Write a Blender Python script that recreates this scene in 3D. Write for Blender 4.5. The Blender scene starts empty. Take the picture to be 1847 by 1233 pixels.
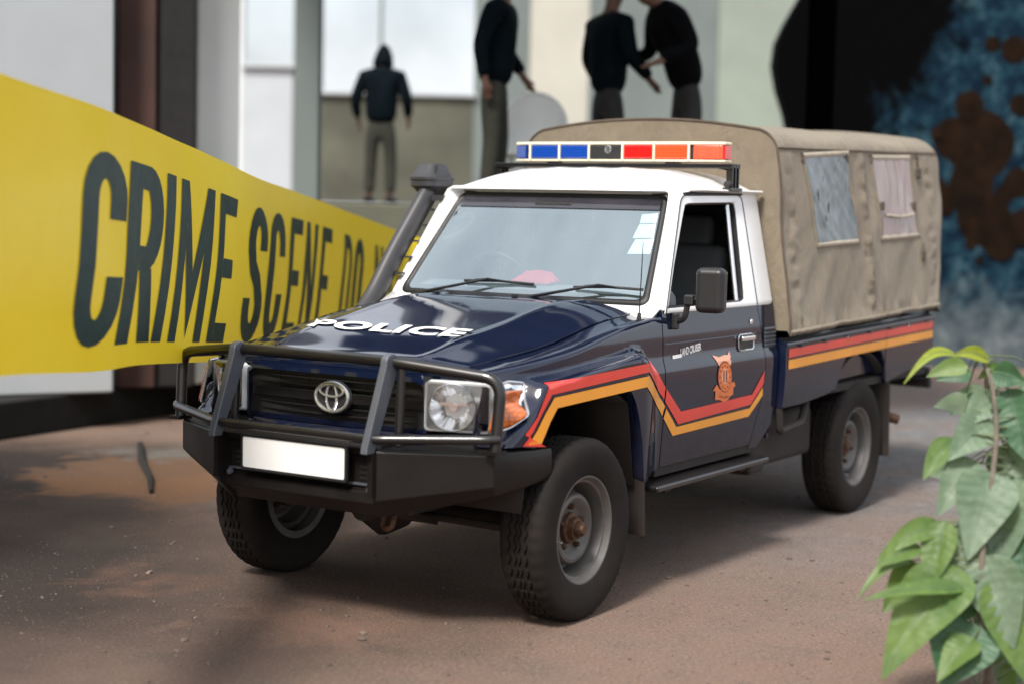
import bpy, bmesh, math, random
from mathutils import Vector, Matrix, noise
rad = math.radians
random.seed(7)
scene = bpy.context.scene
COL = scene.collection

# ------------------------------------------------------------------ camera
PW, PH, FPX = 1847.0, 1233.0, 3035.76          # photograph size and focal length in its pixels
CAM = Vector((5.9747, 4.2929, 1.7045))
YAW, PITCH, ROLL = rad(-147.4045), rad(-4.587), rad(1.2574)
_f = Vector((math.cos(PITCH)*math.cos(YAW), math.cos(PITCH)*math.sin(YAW), math.sin(PITCH)))
_r0 = Vector((math.sin(YAW), -math.cos(YAW), 0)); _u0 = _r0.cross(_f)
_r = math.cos(ROLL)*_r0 + math.sin(ROLL)*_u0
_u = -math.sin(ROLL)*_r0 + math.cos(ROLL)*_u0
cd = bpy.data.cameras.new('camera'); cam = bpy.data.objects.new('camera', cd); COL.objects.link(cam)
cam.matrix_world = Matrix(((_r.x, _u.x, -_f.x, CAM.x), (_r.y, _u.y, -_f.y, CAM.y), (_r.z, _u.z, -_f.z, CAM.z), (0, 0, 0, 1)))
cd.sensor_width = 36; cd.lens = FPX*36/PW; cd.clip_end = 3000; cd.clip_start = 0.05
cd.dof.use_dof = True; cd.dof.focus_distance = 7.45; cd.dof.aperture_fstop = 1.05
scene.camera = cam

# ------------------------------------------------------------------ world, sun, exposure
SUN_AZ, SUN_EL = math.atan2(0.12, 0.95), rad(50)
w = bpy.data.worlds.new('World'); scene.world = w; w.use_nodes = True
nt = w.node_tree; bg = nt.nodes['Background']
sky = nt.nodes.new('ShaderNodeTexSky'); sky.sky_type = 'NISHITA'; sky.sun_disc = False
sky.sun_elevation = SUN_EL; sky.sun_rotation = math.pi/2 - SUN_AZ
sky.air_density = 1.2; sky.dust_density = 4.5; sky.ozone_density = 1.0
# thin high cloud over the whole sky
tc = nt.nodes.new('ShaderNodeTexCoord'); cn = nt.nodes.new('ShaderNodeTexNoise'); cn.inputs['Scale'].default_value = 2.4; cn.inputs['Detail'].default_value = 6; cn.inputs['Roughness'].default_value = .55
nt.links.new(tc.outputs['Generated'], cn.inputs['Vector'])
cr = nt.nodes.new('ShaderNodeMapRange'); cr.inputs[1].default_value = .36; cr.inputs[2].default_value = .64; cr.inputs[3].default_value = .25; cr.inputs[4].default_value = 1.0
nt.links.new(cn.outputs['Fac'], cr.inputs[0])
cm = nt.nodes.new('ShaderNodeMix'); cm.data_type = 'RGBA'; cm.inputs[7].default_value = (10.0, 10.4, 11.0, 1)
nt.links.new(cr.outputs[0], cm.inputs[0]); nt.links.new(sky.outputs[0], cm.inputs[6])
nt.links.new(cm.outputs[2], bg.inputs[0]); bg.inputs[1].default_value = 0.083
sd = bpy.data.lights.new('sun', 'SUN'); sun = bpy.data.objects.new('sun', sd); COL.objects.link(sun)
sd.energy = 3.0; sd.angle = rad(11); sd.color = (1.0, 0.95, 0.88)
sdir = Vector((math.cos(SUN_EL)*math.cos(SUN_AZ), math.cos(SUN_EL)*math.sin(SUN_AZ), math.sin(SUN_EL)))
sun.rotation_euler = (-sdir).to_track_quat('-Z', 'Y').to_euler(); sun.location = sdir*30
vs = scene.view_settings; vs.view_transform = 'Standard'; vs.look = 'None'; vs.gamma = 1; vs.exposure = 0.8
vs.use_curve_mapping = False

# ------------------------------------------------------------------ pixel helpers (a pixel gives a direction only)
def ray(px, py): return _f + _r*((px-PW/2)/FPX) - _u*((py-PH/2)/FPX)
def at(px, py, d): return CAM + ray(px, py)*d                      # at depth d
def onplane(px, py, n, c):
    n = Vector(n); r = ray(px, py); return CAM + r*((c-n.dot(CAM))/n.dot(r))
def ground(px, py): return onplane(px, py, (0, 0, 1), 0)
FH = Vector((math.cos(YAW), math.sin(YAW), 0)); RH = _r0.copy()     # level depth and right directions
def plan(px, d, z=0.0):                                             # foot point under picture column px at level depth d
    s = (px-PW/2)/FPX*d
    p = CAM + FH*d + RH*s; p.z = z; return p

# ------------------------------------------------------------------ materials
MATS = {}
def nodes(name):
    m = bpy.data.materials.new(name); m.use_nodes = True; MATS[name] = m
    t = m.node_tree; return m, t, t.nodes['Principled BSDF']
def N(t, typ, **kw):
    n = t.nodes.new(typ)
    for k, v in kw.items():
        if k.startswith('i_'): n.inputs[k[2:].replace('_', ' ')].default_value = v
        else: setattr(n, k, v)
    return n
def c4(c): return (c[0], c[1], c[2], 1)
def setp(b, **kw):
    for k, v in kw.items():
        k = k.replace('_', ' ')
        if k in b.inputs: b.inputs[k].default_value = v
def pos(t, obj=False):
    if obj: return N(t, 'ShaderNodeTexCoord').outputs['Object']
    return N(t, 'ShaderNodeNewGeometry').outputs['Position']
def noise_n(t, scale, detail=4, rough=.55, vec=None, dist=0.0):
    n = N(t, 'ShaderNodeTexNoise'); n.inputs['Scale'].default_value = scale; n.inputs['Detail'].default_value = detail
    n.inputs['Roughness'].default_value = rough; n.inputs['Distortion'].default_value = dist
    t.links.new(vec if vec is not None else pos(t), n.inputs['Vector']); return n.outputs['Fac']
def ramp(t, fac, stops, interp='LINEAR'):
    r = N(t, 'ShaderNodeValToRGB'); e = r.color_ramp.elements; r.color_ramp.interpolation = interp
    while len(e) < len(stops): e.new(.5)
    for x, (p, c) in zip(e, stops): x.position = p; x.color = c4(c) if len(c) == 3 else c
    t.links.new(fac, r.inputs[0]); return r.outputs[0]
def mixc(t, fac, a, b, mode='MIX'):
    m = N(t, 'ShaderNodeMix', data_type='RGBA', blend_type=mode)
    for i, v in ((0, fac), (6, a), (7, b)):
        if isinstance(v, (int, float)): m.inputs[i].default_value = v
        elif isinstance(v, tuple): m.inputs[i].default_value = c4(v)
        else: t.links.new(v, m.inputs[i])
    return m.outputs[2]
def mth(t, op, a, b=0.0, clamp=False):
    m = N(t, 'ShaderNodeMath', operation=op, use_clamp=clamp)
    for i, v in enumerate((a, b)):
        if isinstance(v, (int, float)): m.inputs[i].default_value = v
        else: t.links.new(v, m.inputs[i])
    return m.outputs[0]
def bump(t, b, h, strength=.3, dist=.01):
    n = N(t, 'ShaderNodeBump'); n.inputs['Strength'].default_value = strength; n.inputs['Distance'].default_value = dist
    t.links.new(h, n.inputs['Height']); t.links.new(n.outputs[0], b.inputs['Normal'])
BW = ((0, 0, 0), (1, 1, 1))
def plain(name, col, rough=.5, metal=0.0, coat=0.0, var=.12, scale=6, dust=0.0, dustcol=(.16, .105, .07), bmp=0.0, bscale=80, spec=.5, dlow=.1, dhigh=1.3):
    """base colour with soft variation, optional road dust (thicker low down), optional fine relief"""
    m, t, b = nodes(name)
    n = noise_n(t, scale, 5)
    lo = tuple(max(0, c*(1-var)) for c in col); hi = tuple(c*(1+var) for c in col)
    out = ramp(t, n, [(.3, lo), (.7, hi)])
    rg = rough
    if dust > 0:
        sx = N(t, 'ShaderNodeSeparateXYZ'); t.links.new(pos(t), sx.inputs[0])
        mr = N(t, 'ShaderNodeMapRange'); t.links.new(sx.outputs[2], mr.inputs[0])
        mr.inputs[1].default_value = dhigh; mr.inputs[2].default_value = dlow
        mr.inputs[3].default_value = 0.12; mr.inputs[4].default_value = 1.0
        dn = ramp(t, noise_n(t, 9, 6, .65), [(.35, (.25,)*3), (.7, (1,)*3)])
        f = mth(t, 'MULTIPLY', mth(t, 'MULTIPLY', mr.outputs[0], dn), dust, True)
        out = mixc(t, f, out, dustcol)
        rm = N(t, 'ShaderNodeMapRange'); t.links.new(f, rm.inputs[0]); rm.inputs[3].default_value = rough; rm.inputs[4].default_value = .85
        t.links.new(rm.outputs[0], b.inputs['Roughness'])
        if coat:
            cm = N(t, 'ShaderNodeMapRange'); t.links.new(f, cm.inputs[0]); cm.inputs[2].default_value = .6; cm.inputs[3].default_value = coat; cm.inputs[4].default_value = 0.05
            t.links.new(cm.outputs[0], b.inputs['Coat Weight'])
    else:
        rv = ramp(t, noise_n(t, scale*2.3, 4), [(.3, (max(0, rg-.06),)*3), (.7, (min(1, rg+.06),)*3)])
        t.links.new(rv, b.inputs['Roughness'])
        if coat: b.inputs['Coat Weight'].default_value = coat
    t.links.new(out, b.inputs['Base Color'])
    setp(b, Metallic=metal, Coat_Roughness=.065, Coat_IOR=1.6); b.inputs['Specular IOR Level'].default_value = spec
    if bmp: bump(t, b, noise_n(t, bscale, 4), bmp, .004)
    return m
plain('navy_paint', (.0028, .0075, .026), .4, 0, 1.0, spec=.0, dust=.34, dustcol=(.075, .050, .037), dhigh=.9, dlow=.45)
plain('white_paint', (.80, .81, .82), .3, 0, .6, var=.03, dust=.10, dustcol=(.4, .34, .28), dhigh=2.0, dlow=.8)
plain('black_steel', (.006, .006, .007), .3, 0, .3, dust=.16, dustcol=(.07, .052, .042), dhigh=1.2, dlow=.45)
plain('bumper_steel', (.0055, .005, .005), .42, 0, .1, dust=.3, dustcol=(.03, .02, .016), dhigh=.9, dlow=.45, bmp=.1, bscale=200, spec=.22)
plain('grey_steel', (.09, .10, .12), .4, .2, .2, var=.1)
plain('black_plastic', (.014, .014, .015), .5, 0, 0, bmp=.15, bscale=400)
plain('snorkel_plastic', (.028, .030, .036), .42, 0, 0, dust=.3, dhigh=2.4, dlow=.8, dustcol=(.10, .08, .065))
plain('rubber', (.009, .0085, .008), .8, 0, 0, spec=.2, dust=.4, dustcol=(.05, .034, .026), dhigh=1.2, dlow=-.2, bmp=.2, bscale=120)
plain('seal', (.008, .008, .009), .5)
plain('wheel_steel', (.13, .128, .125), .42, .3, 0, var=.2, dust=.6, dustcol=(.06, .04, .027), dhigh=.9, dlow=.0)
plain('rusty_hub', (.085, .042, .022), .6, .35, 0, var=.5, scale=40, bmp=.4, bscale=120)
plain('underbody', (.012, .010, .009), .8, 0, 0, dust=.55, dustcol=(.06, .038, .027), dhigh=.9, dlow=.1)
plain('interior', (.010, .010, .011), .75)
plain('dash_grey', (.16, .18, .19), .7)
plain('seat_cloth', (.06, .065, .07), .85)
plain('red_cloth', (.55, .03, .06), .8)
plain('lamp_white', (.80, .81, .82), .25, .1, .5, var=.05)
plain('lamp_silver', (.95, .96, .97), .13, .85, 0, var=.03)
plain('chrome', (.85, .86, .88), .07, 1.0, 0, var=.03)
plain('satin_silver', (.62, .63, .65), .25, .85, 0, var=.05)
plain('bar_cream', (.72, .66, .50), .35, 0, .2, var=.06)
plain('stripe_red', (.72, .030, .014), .33, 0, .5, var=.05, dust=.12, dhigh=1.0, dlow=.2)
plain('stripe_yellow', (.88, .34, .010), .33, 0, .5, var=.05, dust=.12, dhigh=1.0, dlow=.2)
plain('stripe_black', (.006, .006, .007), .35, 0, .5)
plain('crest_orange', (.72, .17, .03), .4, 0, .3, var=.12, scale=60)
plain('crest_pink', (.80, .36, .22), .4, 0, .3, var=.1, scale=60)
plain('crest_dark', (.22, .035, .012), .5)
plain('decal_white', (.78, .78, .78), .4, var=.03)
plain('plate_white', (.74, .75, .75), .3, var=.02)
plain('sticker_white', (.62, .74, .76), .5, var=.08, scale=60)
plain('mirror_shell', (.014, .014, .016), .42, bmp=.1, bscale=300)
plain('leather_dark', (.02, .017, .016), .5)
def lens(name, col, rough=.12, emis=0.0, alpha_mix=.0, scale=62):
    m, t, b = nodes(name)
    setp(b, Base_Color=c4(col), Roughness=rough, Coat_Weight=1.0, Coat_Roughness=.03)
    wv = N(t, 'ShaderNodeTexVoronoi', distance='CHEBYCHEV'); wv.inputs['Scale'].default_value = scale; wv.inputs['Randomness'].default_value = 0
    t.links.new(pos(t), wv.inputs['Vector'])
    bump(t, b, wv.outputs['Distance'], .5, .003)
    t.links.new(ramp(t, wv.outputs['Distance'], [(.1, col), (.6, tuple(c*.30 for c in col))]), b.inputs['Base Color'])
    if emis: setp(b, Emission_Color=c4(col), Emission_Strength=emis)
    return m
lens('amber_lens', (.75, .16, .008), .1, 0, scale=60)
lens('blue_lens', (.008, .07, .42), .12)
lens('red_lens', (.62, .012, .012), .12, .25)
lens('red_lens_lit', (.9, .07, .02), .12, .5)
def glass(name, tint, refl, rough=.02, film=0.0, filmcol=(.5, .55, .6), gcol=(1, 1, 1)):
    m = bpy.data.materials.new(name); m.use_nodes = True; MATS[name] = m
    t = m.node_tree; t.nodes.clear(); o = N(t, 'ShaderNodeOutputMaterial')
    tr = N(t, 'ShaderNodeBsdfTransparent'); tr.inputs[0].default_value = c4(tint)
    gl = N(t, 'ShaderNodeBsdfGlossy'); gl.inputs['Color'].default_value = c4(gcol); gl.inputs['Roughness'].default_value = rough
    df = N(t, 'ShaderNodeBsdfDiffuse'); df.inputs[0].default_value = c4(filmcol)
    lw = N(t, 'ShaderNodeFresnel'); lw.inputs[0].default_value = 1.5
    f = mth(t, 'ADD', mth(t, 'MULTIPLY', lw.outputs[0], 1.3), refl, True)
    m0 = N(t, 'ShaderNodeMixShader')
    t.links.new(mth(t, 'MULTIPLY', noise_n(t, 5, 5, .6), film*2, True), m0.inputs[0])
    t.links.new(tr.outputs[0], m0.inputs[1]); t.links.new(df.outputs[0], m0.inputs[2])
    m1 = N(t, 'ShaderNodeMixShader'); t.links.new(f, m1.inputs[0]); t.links.new(m0.outputs[0], m1.inputs[1]); t.links.new(gl.outputs[0], m1.inputs[2])
    t.links.new(m1.outputs[0], o.inputs[0]); return m
glass('screen_glass', (.85, .95, .97), .30, .02, .05, (.5, .62, .66), (.84, .95, 1.0))
glass('band_glass', (.30, .30, .36), .02, .05, .12, (.22, .2, .26))
glass('lamp_glass', (1, 1, 1), .0, .01)
glass('side_glass', (.02, .02, .024), .0, .02)
def canvas_mat():
    m, t, b = nodes('canvas')
    p = pos(t)
    big = noise_n(t, 1.7, 5, .6, p); fine = noise_n(t, 14, 5, .6, p)
    c = ramp(t, big, [(.28, (.165, .125, .083)), (.5, (.215, .178, .122)), (.75, (.245, .208, .145))])
    c = mixc(t, ramp(t, fine, [(.35, (.5,)*3), (.75, (0,)*3)]), c, (.15, .12, .09))
    t.links.new(c, b.inputs['Base Color']); setp(b, Roughness=.9, Sheen_Weight=.15)
    wv = N(t, 'ShaderNodeTexVoronoi'); wv.inputs['Scale'].default_value = 330; t.links.new(p, wv.inputs[0])
    mpw = N(t, 'ShaderNodeMapping'); mpw.inputs['Scale'].default_value = (3.2, 3.2, 1.3); mpw.inputs['Rotation'].default_value = (0, .5, 0); t.links.new(p, mpw.inputs[0]); wr = noise_n(t, 1.5, 5, .55, mpw.outputs[0], .8)
    h = mth(t, 'ADD', mth(t, 'MULTIPLY', wr, 1.0), mth(t, 'MULTIPLY', wv.outputs[0], .05))
    bump(t, b, h, .8, .05)
canvas_mat()
plain('canvas_dark', (.085, .065, .048), .9, var=.25, scale=12)
plain('canvas_pale', (.40, .35, .28), .85, var=.12, scale=12)
def vinyl(name, a, c, rough=.18):
    m, t, b = nodes(name)
    p = pos(t)
    mp = N(t, 'ShaderNodeMapping'); mp.inputs['Scale'].default_value = (3.4, 3.4, 1.7); mp.inputs['Rotation'].default_value = (0, .75, 0); t.links.new(p, mp.inputs[0])
    n = noise_n(t, 1.1, 3, .45, mp.outputs[0], .9)
    t.links.new(ramp(t, n, [(.32, a), (.62, c)]), b.inputs['Base Color']); setp(b, Roughness=rough, Coat_Weight=.25)
    bump(t, b, n, .12, .05)
vinyl('window_vinyl', (.030, .040, .045), (.062, .080, .086), .14)
vinyl('window_vinyl_pink', (.21, .135, .125), (.30, .225, .21), .28)
# ------------------------------------------------------------------ mesh helpers
BASE = {}
def put(o, parent):
    COL.objects.link(o)
    if parent is not None:
        o.parent = parent; o.matrix_parent_inverse = Matrix.Translation(-BASE.get(parent.name, Vector((0, 0, 0))))
    return o
def root(name, loc, label, cat, group=None):
    o = bpy.data.objects.new(name, None); COL.objects.link(o); o.location = loc; BASE[o.name] = Vector(loc)
    o.empty_display_size = .2; o['label'] = label; o['category'] = cat
    if group: o['group'] = group
    return o
def tag(o, label, cat, group=None):
    o['label'] = label; o['category'] = cat
    if group: o['group'] = group
    return o
def mk(name, verts, faces, mat, parent=None, ang=35, bevel=0, seg=2, solid=0, off=0, flat=False, recalc=True):
    me = bpy.data.meshes.new(name); me.from_pydata([tuple(v) for v in verts], [], faces)
    if recalc:
        bm = bmesh.new(); bm.from_mesh(me); bmesh.ops.recalc_face_normals(bm, faces=bm.faces); bm.to_mesh(me); bm.free()
    o = bpy.data.objects.new(name, me)
    if mat: me.materials.append(MATS[mat])
    if not flat:
        me.shade_smooth()
        if not bevel: me.set_sharp_from_angle(angle=rad(ang))
    if solid:
        s = o.modifiers.new('solid', 'SOLIDIFY'); s.thickness = solid; s.offset = off
    if bevel:
        b = o.modifiers.new('bevel', 'BEVEL'); b.width = bevel; b.segments = seg; b.limit_method = 'ANGLE'; b.angle_limit = rad(30); b.harden_normals = True
    return put(o, parent)
class MB:
    """collects several shapes into one mesh"""
    def __init__(s): s.v = []; s.f = []
    def add(s, vf): 
        n = len(s.v); s.v += [Vector(v) for v in vf[0]]; s.f += [tuple(i+n for i in f) for f in vf[1]]; return s
    def make(s, name, mat, parent=None, **k): return mk(name, s.v, s.f, mat, parent, **k)
def box(c, size, rot=None):
    c = Vector(c); hx, hy, hz = [q/2 for q in size]
    v = [Vector((x, y, z)) for x in (-hx, hx) for y in (-hy, hy) for z in (-hz, hz)]
    if rot is not None: v = [rot @ q for q in v]
    return [q+c for q in v], [(0, 1, 3, 2), (4, 6, 7, 5), (0, 4, 5, 1), (2, 3, 7, 6), (0, 2, 6, 4), (1, 5, 7, 3)]
def boxb(x0, x1, y0, y1, z0, z1): return box(((x0+x1)/2, (y0+y1)/2, (z0+z1)/2), (abs(x1-x0), abs(y1-y0), abs(z1-z0)))
def prism(pts, axis, a, b):
    """outline pts (2D) extruded along axis ('x','y','z') from a to b"""
    def P(p, q):
        return {'x': (q, p[0], p[1]), 'y': (p[0], q, p[1]), 'z': (p[0], p[1], q)}[axis]
    n = len(pts)
    v = [P(p, a) for p in pts] + [P(p, b) for p in pts]
    f = [tuple(range(n))[::-1], tuple(range(n, 2*n))] + [(i, (i+1) % n, n+(i+1) % n, n+i) for i in range(n)]
    return v, f
def smoothpath(pts, r=.06, k=5):
    """polyline with its corners rounded"""
    pts = [Vector(p) for p in pts]; out = [pts[0]]
    for i in range(1, len(pts)-1):
        a, b, c = pts[i-1], pts[i], pts[i+1]
        d1, d2 = (a-b), (c-b); rr = min(r, d1.length*.48, d2.length*.48)
        p, q = b+d1.normalized()*rr, b+d2.normalized()*rr
        for j in range(k+1):
            u = j/k; out.append((1-u)**2*p + 2*u*(1-u)*b + u*u*q)
    out.append(pts[-1]); return out
def tube(pts, r, n=10, cap=True, flatten=None):
    pts = [Vector(p) for p in pts]; m = len(pts); rr = r if isinstance(r, (list, tuple)) else [r]*m
    v, f = [], []; up = None
    for i, p in enumerate(pts):
        t = (pts[min(i+1, m-1)]-pts[max(i-1, 0)]).normalized()
        if up is None:
            up = Vector((0, 0, 1)) if abs(t.z) < .9 else Vector((1, 0, 0))
        s = t.cross(up).normalized(); up = s.cross(t).normalized()
        for j in range(n):
            a = 2*math.pi*j/n; k1, k2 = (1, 1) if flatten is None else flatten
            v.append(p + s*math.cos(a)*rr[i]*k1 + up*math.sin(a)*rr[i]*k2)
    for i in range(m-1):
        for j in range(n): f.append((i*n+j, i*n+(j+1) % n, (i+1)*n+(j+1) % n, (i+1)*n+j))
    if cap: f.append(tuple(range(n))[::-1]); f.append(tuple((m-1)*n+j for j in range(n)))
    return v, f
def lathe(prof, n, axis='y', c=(0, 0, 0), closed=False, mod=None):
    """profile of (radius, along) turned about an axis"""
    v, f = [], []; m = len(prof); c = Vector(c)
    for i in range(n):
        a = 2*math.pi*i/n
        for j, (r, h) in enumerate(prof):
            if mod: r, h = mod(i, j, r, h)
            x, z = r*math.cos(a), r*math.sin(a)
            v.append(c + Vector({'y': (x, h, z), 'z': (x, z, h), 'x': (h, x, z)}[axis]))
    for i in range(n):
        k = (i+1) % n
        for j in range(m if closed else m-1):
            l = (j+1) % m
            f.append((i*m+j, i*m+l, k*m+l, k*m+j))
    return v, f
def grid(fn, nu, nv):
    v = [fn(i/nu, j/nv) for i in range(nu+1) for j in range(nv+1)]
    f = [(i*(nv+1)+j, i*(nv+1)+j+1, (i+1)*(nv+1)+j+1, (i+1)*(nv+1)+j) for i in range(nu) for j in range(nv)]
    return v, f
def rings(rs, closed=True):
    n = len(rs[0]); v = [p for r in rs for p in r]; f = []
    for i in range(len(rs)-1):
        for j in range(n if closed else n-1):
            k = (j+1) % n; f.append((i*n+j, i*n+k, (i+1)*n+k, (i+1)*n+j))
    return v, f
def lerp(a, b, t): return a+(b-a)*t
def sstep(a, b, x):
    t = max(0, min(1, (x-a)/(b-a))); return t*t*(3-2*t)
def interp(tab, x):
    tab = sorted(tab)
    if x <= tab[0][0]: return tab[0][1]
    for (a, p), (b, q) in zip(tab, tab[1:]):
        if x <= b: return p+(q-p)*(x-a)/(b-a)
    return tab[-1][1]
def sinterp(tab, x, h): return sum(interp(tab, x+h*k/4) for k in range(-4, 5))/9
def resample(pts, n):
    pts = [Vector(p) for p in pts]; L = [0]
    for a, b in zip(pts, pts[1:]): L.append(L[-1]+(b-a).length)
    out = []
    for i in range(n):
        s = L[-1]*i/(n-1); k = 0
        while k < len(L)-2 and L[k+1] < s: k += 1
        out.append(pts[k].lerp(pts[k+1], (s-L[k])/max(1e-9, L[k+1]-L[k])))
    return out
def rrect(x0, x1, y0, y1, r, k=5):
    out = []
    for cx, cy, a0 in ((x1-r, y1-r, 0), (x0+r, y1-r, 90), (x0+r, y0+r, 180), (x1-r, y0+r, 270)):
        for j in range(k+1):
            a = rad(a0+90*j/k); out.append((cx+r*math.cos(a), cy+r*math.sin(a)))
    return out
def text_mesh(s, bold=0.0, spacing=1.0):
    """letters as flat faces, scaled to the unit box of the text"""
    cu = bpy.data.curves.new('lettering', 'FONT'); cu.body = s; cu.offset = bold; cu.space_character = spacing; cu.resolution_u = 4
    o = bpy.data.objects.new('lettering', cu); COL.objects.link(o)
    bpy.context.view_layer.update()
    me = bpy.data.meshes.new_from_object(o.evaluated_get(bpy.context.evaluated_depsgraph_get()))
    v = [(p.co.x, p.co.y) for p in me.vertices]; f = [tuple(p.vertices) for p in me.polygons]
    bpy.data.objects.remove(o); bpy.data.meshes.remove(me); bpy.data.curves.remove(cu)
    x0, x1 = min(p[0] for p in v), max(p[0] for p in v); y0, y1 = min(p[1] for p in v), max(p[1] for p in v)
    return [((p[0]-x0)/(x1-x0), (p[1]-y0)/(y1-y0)) for p in v], f, (x1-x0)/(y1-y0)
def nz(x, y, z): return noise.noise(Vector((x, y, z)))
# ================================================================== setting
def ground_mat():
    m, t, b = nodes('dirt_ground'); p = pos(t)
    big = noise_n(t, .45, 5, .6, p, .6); mid = noise_n(t, 3.2, 6, .65, p); fine = noise_n(t, 55, 4, .7, p); grit = noise_n(t, 190, 3, .7, p)
    c = ramp(t, big, [(.30, (.19, .128, .098)), (.5, (.245, .168, .130)), (.70, (.235, .182, .150))])
    c = mixc(t, ramp(t, mid, [(.40, (0,)*3), (.72, (.65,)*3)]), c, (.29, .18, .135))
    c = mixc(t, ramp(t, mid, [(.25, (.55,)*3), (.45, (0,)*3)]), c, (.13, .105, .092))
    # the yard turns to bluish grey crushed stone towards the blue wall
    vm = N(t, 'ShaderNodeVectorMath', operation='DISTANCE'); t.links.new(p, vm.inputs[0]); vm.inputs[1].default_value = tuple(plan(1800, 12.5))
    g = N(t, 'ShaderNodeMapRange'); t.links.new(vm.outputs['Value'], g.inputs[0]); g.inputs[1].default_value = 6.5; g.inputs[2].default_value = 1.5
    gf = mth(t, 'MULTIPLY', g.outputs[0], ramp(t, noise_n(t, 1.4, 6, .7, p), [(.3, (.2,)*3), (.6, (1,)*3)]), True)
    c = mixc(t, gf, c, ramp(t, noise_n(t, 7, 6, .7, p), [(.3, (.11, .12, .13)), (.55, (.20, .215, .225)), (.75, (.33, .35, .36))]))
    c = mixc(t, ramp(t, fine, [(.50, (0,)*3), (.66, (.65,)*3)]), c, (.38, .30, .255))
    # left of the yard: shade painted near-black, then dried mud and lime wash
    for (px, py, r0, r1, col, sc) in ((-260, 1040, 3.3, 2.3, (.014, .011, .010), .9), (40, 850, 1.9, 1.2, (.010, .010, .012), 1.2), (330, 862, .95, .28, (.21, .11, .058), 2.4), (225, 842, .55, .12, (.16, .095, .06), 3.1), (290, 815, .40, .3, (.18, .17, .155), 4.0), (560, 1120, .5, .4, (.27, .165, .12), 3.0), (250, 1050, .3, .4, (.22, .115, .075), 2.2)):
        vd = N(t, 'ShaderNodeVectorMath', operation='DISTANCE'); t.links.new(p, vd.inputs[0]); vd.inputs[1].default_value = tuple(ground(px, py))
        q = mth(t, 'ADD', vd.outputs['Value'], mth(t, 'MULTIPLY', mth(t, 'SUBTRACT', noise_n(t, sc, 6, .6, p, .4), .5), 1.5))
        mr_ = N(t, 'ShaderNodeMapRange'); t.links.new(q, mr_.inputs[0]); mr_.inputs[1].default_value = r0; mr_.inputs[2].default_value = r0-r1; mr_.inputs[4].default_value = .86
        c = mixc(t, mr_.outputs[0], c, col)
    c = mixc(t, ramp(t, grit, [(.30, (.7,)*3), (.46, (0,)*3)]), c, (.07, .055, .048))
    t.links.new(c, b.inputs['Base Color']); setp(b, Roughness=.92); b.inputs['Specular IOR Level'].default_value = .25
    h = mth(t, 'ADD', mth(t, 'MULTIPLY', fine, .6), mth(t, 'ADD', mth(t, 'MULTIPLY', grit, .35), mth(t, 'MULTIPLY', mid, .9)))
    bump(t, b, h, 1.0, .03)
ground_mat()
plain('mud_patch', (.26, .155, .085), .95, var=.3, scale=5, bmp=.5, bscale=40)
plain('pale_wash', (.26, .28, .28), .95, var=.3, scale=7, bmp=.4, bscale=40)
plain('stone', (.115, .085, .070), .9, var=.45, scale=9)
plain('twig_bark', (.008, .007, .006), .9, var=.3, scale=20)
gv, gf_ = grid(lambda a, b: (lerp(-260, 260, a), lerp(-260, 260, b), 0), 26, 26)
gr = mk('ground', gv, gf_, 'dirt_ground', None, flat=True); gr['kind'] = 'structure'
# loose stones over the yard, too many and too small to count
def gravel():
    rnd = random.Random(3); V, F = [], []
    ico = bmesh.new(); bmesh.ops.create_icosphere(ico, subdivisions=1, radius=1); bv = [q.co.copy() for q in ico.verts]; bf = [[q.index for q in f.verts] for f in ico.faces]; ico.free()
    for _ in range(16000):
        d = 3.8+rnd.random()**1.7*9.5; px = rnd.uniform(-150, 2000); p = plan(px, d)
        s = rnd.uniform(.0015, .0045)*(1 if rnd.random() < .955 else rnd.uniform(1.8, 4.2))
        R_ = Matrix.Rotation(rnd.uniform(0, 6.28), 3, 'Z') @ Matrix.Rotation(rnd.uniform(-.5, .5), 3, 'X'); sc = Vector((s*rnd.uniform(.8, 1.5), s*rnd.uniform(.7, 1.2), s*rnd.uniform(.45, .8)))
        n = len(V)
        for q in bv:
            k = 1+.25*nz(q.x*2+px, q.y*2, q.z*2); V.append(R_ @ Vector((q.x*sc.x*k, q.y*sc.y*k, q.z*sc.z*k))+Vector((p.x, p.y, sc.z*.35)))
        F += [tuple(i+n for i in f) for f in bf]
    o = mk('gravel', V, F, 'stone', None, flat=True, recalc=False); o['kind'] = 'stuff'; o['label'] = 'fine loose gravel scattered over the dirt yard'
gravel()

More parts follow.
